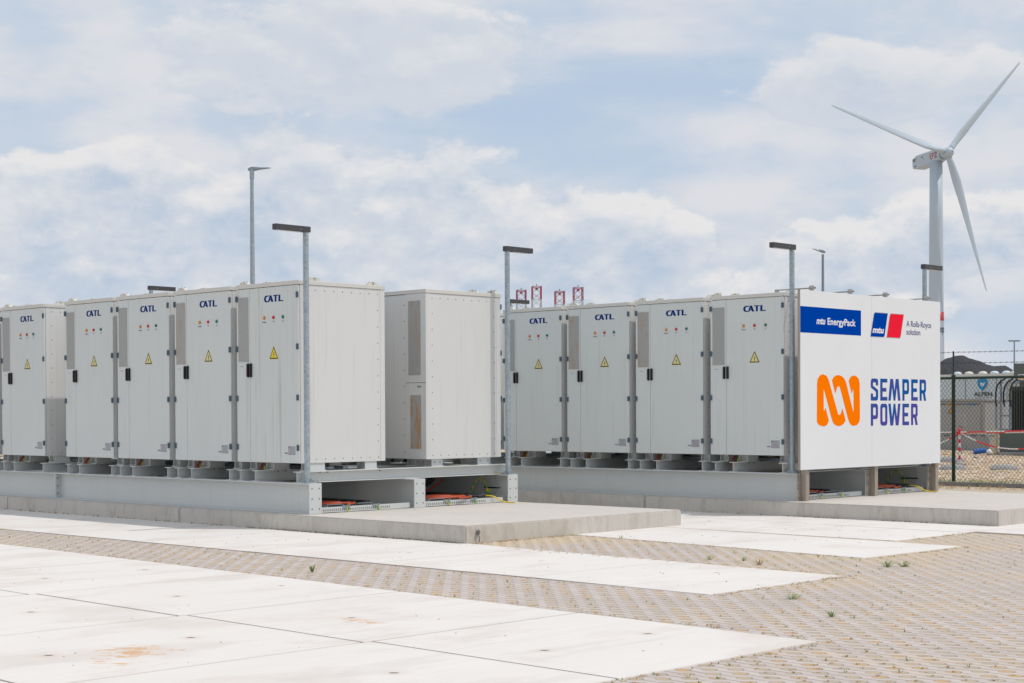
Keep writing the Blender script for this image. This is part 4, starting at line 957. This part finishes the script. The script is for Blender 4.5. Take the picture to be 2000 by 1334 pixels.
# ---------------------------------------------------------------- coal heap
cx0 = Vector((-131.5, 261.7, 0)); ch = MB(); nu, nv = 90, 26; vs = []
prof = [(-16, .0), (-11, 3.5), (-7.5, 7.2), (-5.2, 9.6), (-3.6, 10.9), (-1.2, 11.3), (1.0, 10.9), (3.4, 9.7), (5.0, 9.35), (6.6, 9.55), (8.3, 8.5), (10, 7.2), (13, 4.2), (18, 0)]
def pr(u):
    for i in range(len(prof)-1):
        if prof[i][0] <= u <= prof[i+1][0]:
            t_ = (u-prof[i][0])/(prof[i+1][0]-prof[i][0]); t_ = t_*t_*(3-2*t_)*.5+t_*.5; return prof[i][1]*(1-t_)+prof[i+1][1]*t_
    return 0
for j in range(nv+1):
    for i in range(nu+1):
        u = -16+34*i/nu; v = -16+32*j/nv; fall = max(0, 1-(abs(v)/16)**1.6)
        z = pr(u)*fall; z = z+ (noise.fractal(Vector((u*.28, v*.28, 2)), 1, 2, 4)*.45 if z > .3 else 0)
        q = cx0+rgt*u*1.06+tocam*(-v); vs.append((q.x, q.y, GZ+z))
ch.add(vs, [(j*(nu+1)+i, j*(nu+1)+i+1, (j+1)*(nu+1)+i+1, (j+1)*(nu+1)+i) for j in range(nv) for i in range(nu)], 'coal', True)
ch.build('coal_heap', label='dark coal heap on the horizon at the right, beyond the wire fence', cat='coal heap')

# ---------------------------------------------------------------- wire fence
FY = 16.0; FX0, FX1 = -5.8, 9.2; FT = 1.265
fe = empty('wire_fence', (FX0, FY, GZ), label='dark green chain link fence with barbed wire on top, right of the sign board', cat='fence')
fo = Vector((-FX0, -FY, -GZ))
for x in (-5.8, -2.8, .19, 3.2, 6.2, 9.2):
    p = MB(); p.tube([(x, FY, GZ), (x, FY, FT+.02)], .036, 'fence', 14); p.tube([(x, FY, FT), (x, FY, FT+.5)], .017, 'fence', 8); p.tube([(x, FY, FT-.02), (x, FY, FT+.04)], .042, 'fence', 14); p.build('post', fe, fo)
p = MB(); p.tube([(FX0, FY, FT-.02), (FX1, FY, FT-.02)], .026, 'fence', 10); p.build('top_rail', fe, fo)
wr = MB(); pitch = .078; hgt = FT-.05-(GZ+.04); k = 0
x = FX0-hgt
slope = 1.25
def clipseg(xa, za, xb, zb):
    if xb < FX0 or xa > FX1: return None
    if xa < FX0: t_ = (FX0-xa)/(xb-xa); za += (zb-za)*t_; xa = FX0
    if xb > FX1: t_ = (FX1-xa)/(xb-xa); zb = za+(zb-za)*t_; xb = FX1
    return (xa, za, xb, zb)
span = hgt/slope; z0 = GZ+.04; z1 = z0+hgt
i = 0; x = FX0-span
while x < FX1:
    for (a, b_, s_) in ((z0, z1, 1), (z1, z0, -1)):
        q = clipseg(x, a, x+span, b_)
        if q: wr.tube([(q[0], FY-.026+s_*.0022-.018, q[1]), (q[2], FY-.026+s_*.0022-.018, q[3])], .0030, 'wire', 3, cap=False)
    x += pitch
wr.build('chain_link', fe, fo)
for z in (FT+.27, FT+.48):
    b = MB()
    for s_ in (0, math.pi):
        n = 600; b.tube([(FX0+(FX1-FX0)*i/n, FY+.0035*math.cos(i*.9+s_), z+.0035*math.sin(i*.9+s_)-.012*math.sin(math.pi*((FX0+(FX1-FX0)*i/n+5.8) % 3)/3)) for i in range(n+1)], .0025, 'wire', 3)
    xx_ = FX0+.05
    while xx_ < FX1:
        zz = z-.012*math.sin(math.pi*((xx_+5.8) % 3)/3); b.tube([(xx_-.012, FY-.01, zz-.018), (xx_+.012, FY+.01, zz+.018)], .0025, 'wire', 3); b.tube([(xx_+.012, FY-.01, zz-.018), (xx_-.012, FY+.01, zz+.018)], .0025, 'wire', 3); xx_ += .11
    b.build('barbed_wire', fe, fo)

# ---------------------------------------------------------------- beyond the fence
for (x, y, L_, w_, h_, rz), l in zip(((-3.57, 22.85, .62, .30, .15, .7), (-2.61, 23.55, .62, .30, .15, .7), (-6.6, 28.3, .70, .35, .17, .7), (-1.2, 26.6, .6, .3, .2, .7)),
        ('rounded concrete block in the gravel just right of the sign board, nearest the fence', 'rounded concrete block in the gravel at the right picture edge', 'rounded concrete block in the gravel beside the foot of the barrier post', 'concrete block cut by the right picture edge')):
    mb = MB(); prof = [(-1, 0, .0), (-.92, .55, .5), (-.7, .9, .9), (0, 1, 1), (.7, .9, .92), (.92, .55, .5), (1, 0, 0)]; vs = []; n = 9
    for u, ww, hh in prof:
        for k in range(n): a = math.pi*k/(n-1); vs.append((u*L_/2*1.1, math.cos(a)*w_/2*max(ww, .3), math.sin(a)**.6*h_*max(hh, .2)-.03))
    mb.add(vs, [(n*i+k, n*i+k+1, n*i+n+k+1, n*i+n+k) for i in range(len(prof)-1) for k in range(n-1)]+[tuple(range(n)), tuple(range(len(vs)-1, len(vs)-1-n, -1))], 'conc', True)
    mb.xf(Matrix.Rotation(rz, 4, 'Z')); mb.build('concrete_block', loc=(x, y, GZ+.02), label=l, cat='concrete block', group='concrete blocks in the gravel')
# grey enclosure
ge = empty('grey_enclosure', (-14, 40, GZ), label='grey equipment enclosure with an orange warning triangle, standing on the gravel behind the fence', cat='enclosure')
eo = Vector((14, -40, -GZ)); bx = MB(); bx.box(-17.6, -11.64, 39.83, 41.4, GZ, .93, 'grp', .02); bx.build('housing', ge, eo)
bx = MB(); bx.box(-17.66, -11.60, 39.79, 41.44, .93, 1.02, 'grp', .02); bx.build('roof_edge', ge, eo)
for x0, x1 in ((-17.5, -15.05), (-15.0, -11.78)):
    bx = MB(); bx.box(x0, x1, 39.80, 39.826, GZ+.62, .80, 'grp', .006); bx.build('panel_door', ge, eo)
bx = MB(); bx.box(-17.5, -12.0, 39.805, 39.826, -.21, -.19, 'seam'); bx.box(-17.5, -11.8, 39.805, 39.826, .825, .84, 'seam')
for i in range(6): bx.box(-13.2+.35*i, -13.0+.35*i, 39.81, 39.827, -.30, -.27, 'seam')
bx.build('vent_slots', ge, eo)
bx = MB(); fx = lambda u, v, w=0: (u, 39.795-w, v)
bx.add([fx(-13.04, .50), fx(-12.76, .50), fx(-12.90, .74)], [(0, 1, 2)], 'sblack'); bx.add([fx(-13.0, .52, .003), fx(-12.80, .52, .003), fx(-12.90, .70, .003)], [(0, 1, 2)], 'warn_o'); bx.add([fx(-12.915, .55, .006), fx(-12.885, .55, .006), fx(-12.89, .62, .006), fx(-12.87, .62, .006), fx(-12.90, .67, .006)], [(0, 1, 2, 3, 4)], 'sblack'); bx.build('warning_sign', ge, eo)
bx = MB(); bx.box(-13.08, -12.72, 39.79, 39.797, .775, .83, 'warn_o'); fit_text(bx, 'DANGER', 'sblack', -13.05, -12.75, .786, .034, lambda a, b, c: (a, 39.787-c, b), bold=.02); bx.build('caution_strip', ge, eo)
bx = MB(); bx.box(-12.25, -11.95, 39.79, 39.797, .785, .81, 'alf'); bx.build('blue_sticker', ge, eo)
# battery container with shield logo
ct = empty('storage_container', (-17, 47, GZ), label='pale blue grey container with a blue shield logo and roof vents, behind the grey enclosure', cat='container')
cf_ = Vector((17, -47, -GZ)); bx = MB(); bx.box(-22, -13.75, 46.32, 48.8, GZ+.15, 1.93, 'cont', .02)
bx.box(-22, -13.75, 46.30, 46.318, GZ+.02, GZ+.15, 'bolt')
bx.build('body', ct, cf_)
bx = MB(); bx.box(-22.05, -13.70, 46.26, 48.85, 1.93, 2.03, 'cap', .01); bx.build('roof_edge', ct, cf_)
for x in (-17.9, -15.87, -14.55, -13.78): bx = MB(); bx.box(x-.012, x+.012, 46.30, 46.325, GZ+.2, 1.92, 'steelblue'); bx.build('panel_joint', ct, cf_)
for i, x in enumerate((-16.45, -15.35, -14.85, -15.95, -14.35, -13.98)):
    bx = MB(); bx.lathe([(.17, 0), (.17, .05), (.12, .10), (.03, .12)], 'white_lug' if i % 2 else 'cont', 14, c=(x, 46.75, 2.03)); bx.build('roof_vent', ct, cf_)
bx = MB(); sh = [(-15.34, 1.80), (-15.13, 1.86), (-14.92, 1.80), (-14.93, 1.60), (-15.0, 1.49), (-15.13, 1.37), (-15.26, 1.49), (-15.33, 1.60)]
f2 = lambda u, v, w=0: (u, 46.29-w, v)
bx.add([f2(*p) for p in sh], [tuple(range(8))], 'alf'); bx.add([f2(*p, .006) for p in ((-15.25, 1.72), (-15.13, 1.66), (-15.01, 1.72), (-15.05, 1.60), (-15.13, 1.52), (-15.21, 1.60))], [tuple(range(6))], 'white'); bx.build('shield_logo', ct, cf_)
bx = MB(); fit_text(bx, 'ALFEN', 'sblack', -15.50, -14.72, 1.16, .16, lambda a, b, c: (a, 46.288-c, b), bold=.012); fit_text(bx, 'THE BATTERY', 'text_grey', -15.46, -14.76, 1.03, .07, lambda a, b, c: (a, 46.288-c, b), bold=.01); bx.build('lettering', ct, cf_)
# transformer
tr = empty('transformer', (-8.2, 36.4, GZ), label='dark green grey transformer with cooling fins at the right picture edge behind the fence', cat='transformer')
to = Vector((8.2, -36.4, -GZ))
bx = MB(); bx.box(-9.05, -4.6, 35.45, 37.9, GZ, GZ+.10, 'conc', .02); bx.build('base', tr, to)
bx = MB(); bx.box(-8.92, -4.8, 35.6, 37.6, GZ+.10, -.08, 'tgreen', .02); bx.box(-8.3, -4.9, 36.0, 37.5, -.08, 1.50, 'tgreen', .02); bx.box(-8.45, -4.8, 35.95, 37.55, 1.50, 1.56, 'tgreen'); bx.build('tank', tr, to)
for i in range(22):
    bx = MB(); x = -8.52+.085*i; bx.box(x, x+.03, 35.62, 36.0, -.04, 1.36, 'tfin', .008); bx.build('cooling_fin', tr, to)
bx = MB(); bx.box(-10.6, -7.0, 39.9, 40.9, 1.60, 2.22, 'tgreen', .03); bx.box(-10.5, -10.3, 40.1, 40.3, GZ, 1.6, 'tgreen'); bx.box(-7.3, -7.1, 40.1, 40.3, GZ, 1.6, 'tgreen'); bx.build('oil_tank', label='green grey box on legs above the transformer at the right picture edge', cat='tank')
bx = MB(); bx.box(-8.45, -8.15, 35.93, 35.945, 1.58, 1.75, 'white'); bx.box(-8.42, -8.2, 35.925, 35.93, 1.60, 1.67, 'warn_o'); fit_text(bx, 'HV 1', 'navy', -8.42, -8.2, 1.69, .045, lambda a, b, c: (a, 35.926-c, b), bold=.02); bx.build('name_sign', tr, to)
# cable rack with black cables
cr = empty('cable_rack', (-9.4, 37.0, GZ), label='blue grey steel cable rack with white ladder and black cables between enclosure and transformer', cat='cable rack')
ko = Vector((9.4, -37.0, -GZ)); bx = MB()
for x in (-9.78, -9.62, -9.30): bx.box(x, x+.05, 36.98, 37.05, GZ, .90 if x != -9.62 else 1.62, 'steelblue')
for z in (-.5, -.05, .40, .88): bx.box(-9.62, -9.1, 36.96, 36.98, z, z+.05, 'steelblue')
bx.build('rack_frame', cr, ko)
bx = MB()
for x in (-9.55, -9.2): bx.tube(smooth([(x, 37.0, .80), (x+.02, 37.05, 1.2), (x+.14, 37.1, 1.5), (x+.4, 37.1, 1.62)]), .03, 'cont', 5)
for z in (.9, 1.1, 1.3, 1.5): bx.box(-9.58, -8.95, 37.02, 37.05, z, z+.035, 'cont')
bx.box(-9.45, -9.0, 37.1, 37.12, .9, 1.55, 'whitepost'); bx.build('ladder', cr, ko)
for i, x in enumerate((-9.72, -9.44, -9.22)):
    bx = MB(); bx.tube(smooth([(x+.02, 36.94, .72), (x-.01, 36.93, .9), (x, 36.93, 1.25), (x+.10, 36.94, 1.50), (x+.35, 37.0, 1.68)]), .028, 'cable_k', 6); bx.build('black_cable', cr, ko)
# chain barrier
def chain(p0, p1, sag, seed, label):
    mb = MB(); n = 26; seg = []
    p0 = Vector(p0); p1 = Vector(p1)
    for i in range(n+1):
        t_ = i/n; q = p0.lerp(p1, t_); q.z -= sag*4*t_*(1-t_); seg.append(q)
    for i in range(n):
        mb.tube([seg[i], seg[i+1]], .019, 'redpost' if ((i+seed)//5) % 2 else 'whitepost', 5)
        mb.tube([(seg[i]+seg[i+1])/2+Vector((0, 0, .011)), (seg[i]+seg[i+1])/2-Vector((0, 0, .011))], .024, 'redpost' if ((i+seed)//5) % 2 else 'whitepost', 4)
    mb.build('plastic_chain', label=label, cat='chain')
def bpost(x, y, label):
    r_ = empty('barrier_post', (x, y, GZ), label=label, cat='barrier post'); p = MB()
    for i in range(8): p.tube([(0, 0, .03+i*.108), (0, 0, .03+(i+1)*.108)], .032, 'redpost' if i % 2 else 'whitepost', 10)
    p.build('pole', r_); p = MB(); p.lathe([(.045, .89), (.05, .91), (.045, .94), (.02, .96)], 'redpost', 10); p.build('cap', r_)
    p = MB(); p.lathe([(.17, 0), (.16, .035), (.05, .05)], 'conc', 12); p.build('foot', r_)
bpost(-5.27, 26.3, 'red and white banded barrier post standing in the gravel behind the fence')
chain((-8.2, 26.6, .06), (-5.27, 26.3, .04), .02, 0, 'upper red and white chain left of the barrier post')
chain((-5.27, 26.3, .04), (-2.5, 26.3, .13), .01, 3, 'taut red and white chain stretched right of the barrier post')
chain((-5.27, 26.3, .04), (-2.5, 26.9, .02), .42, 1, 'sagging red and white chain hanging right of the barrier post')
chain((-7.9, 26.3, .0), (-5.27, 26.3, .02), .40, 2, 'sagging red and white chain between the sign board and the barrier post')
chain((-5.27, 26.32, .015), (-2.5, 26.34, .075), .005, 8, 'lower taut red and white chain just under the top one')
mb = MB()
for k in range(46):
    a = random.uniform(-8.5, -1); y = random.uniform(17.5, 34); q = random.uniform(.02, .06)
    n0 = len(mb.v); mb.lathe([(q, 0), (q*1.15, q*.5), (q*.5, q*.95)], 'conc', 7, c=(a, y, GZ+.02), smooth=False)
mb.build('rubble', kind='stuff', label='loose grey stones scattered over the gravel behind the fence', cat='stones')
for i_, (x, y, l) in enumerate(((-10.6, 36.2, 'small dark grey junction box on a post left of the cable rack'),)):
    jb = empty('junction_box', (x, y, GZ), label=l, cat='junction box'); p = MB(); p.box(-.03, .03, -.03, .03, 0, .9, 'steelblue'); p.build('post', jb)
    p = MB(); p.box(-.16, .16, -.09, .05, .9, 1.3, 'grp', .015); p.build('housing', jb)
# blue pipe end
bp = empty('blue_pipe_end', (-9.0, 34.5, GZ), label='short blue plastic pipe end lying on the gravel in front of the transformer', cat='pipe')
p = MB(); d0 = Vector((.72, .69, .12)); o0 = Vector((-.15, -.15, .12)); p.tube([o0, o0+d0*.36], .085, 'bluecap', 14); p.build('pipe', bp)
p = MB(); p.lathe([(.05, 0), (.10, .05), (.11, .1), (.05, .18)], 'whitepost', 12, c=(.20, .18, .02)); p.build('white_fitting', bp)
p = MB(); p.tube([(-8.95, 35.42, GZ+.02), (-8.95, 35.42, .02)], .02, 'cable_y', 8); p.build('yellow_marker_rod', label='thin yellow and black rod standing at the transformer corner', cat='rod')

# ---------------------------------------------------------------- weeds and dry grass
def tuft(mb, x, y, z, r, h, n, m, seed, lean=.6):
    rr = random.Random(seed)
    for i in range(n):
        a = rr.uniform(0, 6.283); d_ = rr.random()**.7; hh = h*rr.uniform(.5, 1.0); w_ = rr.uniform(.0012, .0032)*(1.2 if h > .05 else .9)
        bx_, by_ = x+math.cos(a)*r*.25*d_, y+math.sin(a)*r*.25*d_; tx, ty = x+math.cos(a)*r*d_*(.6+lean), y+math.sin(a)*r*d_*(.6+lean)
        px_, py_ = -math.sin(a+.5)*w_, math.cos(a+.5)*w_; mx, my = bx_*.45+tx*.55, by_*.45+ty*.55
        mb.add([(bx_-px_, by_-py_, z), (bx_+px_, by_+py_, z), (mx+px_*.8, my+py_*.8, z+hh*.7), (mx-px_*.8, my-py_*.8, z+hh*.7), (tx, ty, z+hh)], [(0, 1, 2, 3), (3, 2, 4)], m)
GT = GZ-.006
for (x, y, r_, h, n, m), l in zip(((4.32, -3.33, .045, .085, 22, 'grass'), (7.98, .52, .12, .085, 34, 'grass'), (8.80, -2.25, .10, .055, 40, 'grass'), (9.62, -2.96, .06, .055, 26, 'grass'), (6.97, -.09, .08, .07, 26, 'straw'), (6.30, .03, .08, .055, 20, 'grass'), (6.62, .16, .07, .05, 16, 'grass'), (3.95, 1.50, .05, .05, 12, 'grass')),
    ('upright green weed in the narrow paver strip behind the foreground slabs', 'spreading dark green weed on the pavers right of the middle slab row', 'bushy weed tuft on the pavers just right of the near slab row', 'small round weed tuft on the pavers above the foreground slab corner', 'thin dry weed among the pavers between the two slab rows', 'leafy green weed at the back of the paver wedge between the slab rows', 'low broad green weed in the paver wedge between the slab rows', 'small weed at the slab edge near the left plinth end')):
    mb = MB(); tuft(mb, 0, 0, 0, r_, h, n, m, int(x*100)); 
    if x == 7.98: tuft(mb, .11, .12, 0, .09, .06, 40, m, 5)
    mb.build('weed_tuft', loc=(x, y, GT), label=l, cat='weed', group='weed tufts between the paving')
# countless small growth in the paver pockets: one object
wd = MB(); rr = random.Random(3)
def onpav(x, y):
    if y < -3.55-.045*max(0, x+.8) and x < 10.3: return False
    if -2.5 < y < topA(x)+.02 and x < 8.2: return False
    if x < 3.2 and y > -.3: return False
    if 1.1 < y < 3.3 and x < 7.45: return False
    if y > 3.1 and x < 6.55: return False
    if y > 4.8: return False
    return True
cnt = 0
for j in range(-110, 95):
    y = -4.91+.105*j
    for i in range(-70, 45):
        x = 10.51+.21*(i+(.5 if j % 2 else 0))
        if not onpav(x, y): continue
        dist = math.hypot(x-15.9, y+12.8)
        dn = noise.noise(Vector((x*.5, y*.5, 3)))+.5*noise.noise(Vector((x*2, y*2, 9)))
        pr_ = .42+.5*dn
        if rr.random() > pr_: continue
        m = 'straw' if rr.random() < .86 else 'grass'
        n = 7 if dist < 11 else 5
        tuft(wd, x+rr.uniform(-.03, .03), y+rr.uniform(-.025, .025), GT, rr.uniform(.02, .045), rr.uniform(.006, .018) if m == 'straw' else rr.uniform(.012, .032), n, m, cnt, .4); cnt += 1
# litter of straw along slab and plinth edges
for (xa, ya, xb, yb, n, s_) in ((3.2, -.35, 8.2, -.45, 130, .05), (8.2, -.45, 8.22, -2.5, 60, .03), (-4, -2.47, 8.2, -2.5, 120, .03), (-4, -3.5, 10.2, -4.0, 140, .03), (10.3, -4.0, 10.3, -9, 90, .02), (3.19, -.2, 3.19, 1.6, 160, .05), (3.2, 1.5, 7.4, 1.05, 110, .03), (7.45, 1.1, 7.5, 3.0, 50, .03), (6.55, 3.3, 6.55, 4.8, 50, .04), (-9, -.28, 3.1, -.28, 70, .012), (6.1, 5.9, 6.36, 5.9, 20, .03)):
    for k in range(n):
        t_ = rr.random(); x = xa+(xb-xa)*t_+rr.gauss(0, s_); y = ya+(yb-ya)*t_+rr.gauss(0, s_)
        tuft(wd, x, y, GT+.002, rr.uniform(.015, .05), rr.uniform(.005, .02), 5, 'straw' if rr.random() < .8 else 'grass', 9000+k, .6)
for k in range(420):                                            # dark crumbs and moss where the plinth meets the slabs
    x = rr.choice((rr.uniform(-9, 3.15), rr.uniform(-.8, 3.1))); y = -.225-abs(rr.gauss(0, .012)); sz = rr.uniform(.004, .014)
    wd.lathe([(sz, 0), (sz*.8, sz*.6), (sz*.3, sz)], rr.choice(('joint', 'joint', 'grass', 'slot')), 5, c=(x, y, GZ), smooth=False)
for k in range(160):
    x = rr.uniform(-3, 6.3); y = 5.945-abs(rr.gauss(0, .02)); sz = rr.uniform(.005, .014); wd.lathe([(sz, 0), (sz*.8, sz*.6), (sz*.3, sz)], rr.choice(('joint', 'slot', 'straw')), 5, c=(x, y, GZ), smooth=False)
wd.build('ground_cover', kind='stuff', label='dry straw and small green shoots growing in the paver pockets and along the slab edges', cat='weeds')
vg = MB()
for k in range(900):
    x = rr.uniform(-8, 8); y = rr.uniform(14.2, 15.4); tuft(vg, x, y, GZ, rr.uniform(.04, .12), rr.uniform(.02, .08), 6, 'straw', k, .7)
for k in range(1300):
    x = rr.uniform(-8, 8); y = 15.62+abs(rr.gauss(0, .8)); tuft(vg, x, y, GZ+.02, rr.uniform(.05, .15), rr.uniform(.03, .11), 8, 'grass', 4000+k, .7)
vg.build('verge_grass', kind='stuff', label='dry grass and green clover along the kerb below the wire fence', cat='grass')
# pebbles and leaf scraps lying on the slabs
pb = MB()
for k in range(260):
    x = rr.uniform(0, 10); y = rr.choice((rr.uniform(-2.3, -.6), rr.uniform(-9.5, -4.1), rr.uniform(1.5, 4.8)))
    s_ = rr.uniform(.003, .009); pb.lathe([(s_, 0), (s_*.8, s_*.5), (s_*.3, s_*.7)], rr.choice(('straw', 'sand', 'bolt', 'straw')), 5, c=(x, y, GZ), smooth=False)
pb.build('grit', kind='stuff', label='scattered grit and crumbs lying on the pale concrete slabs', cat='grit')
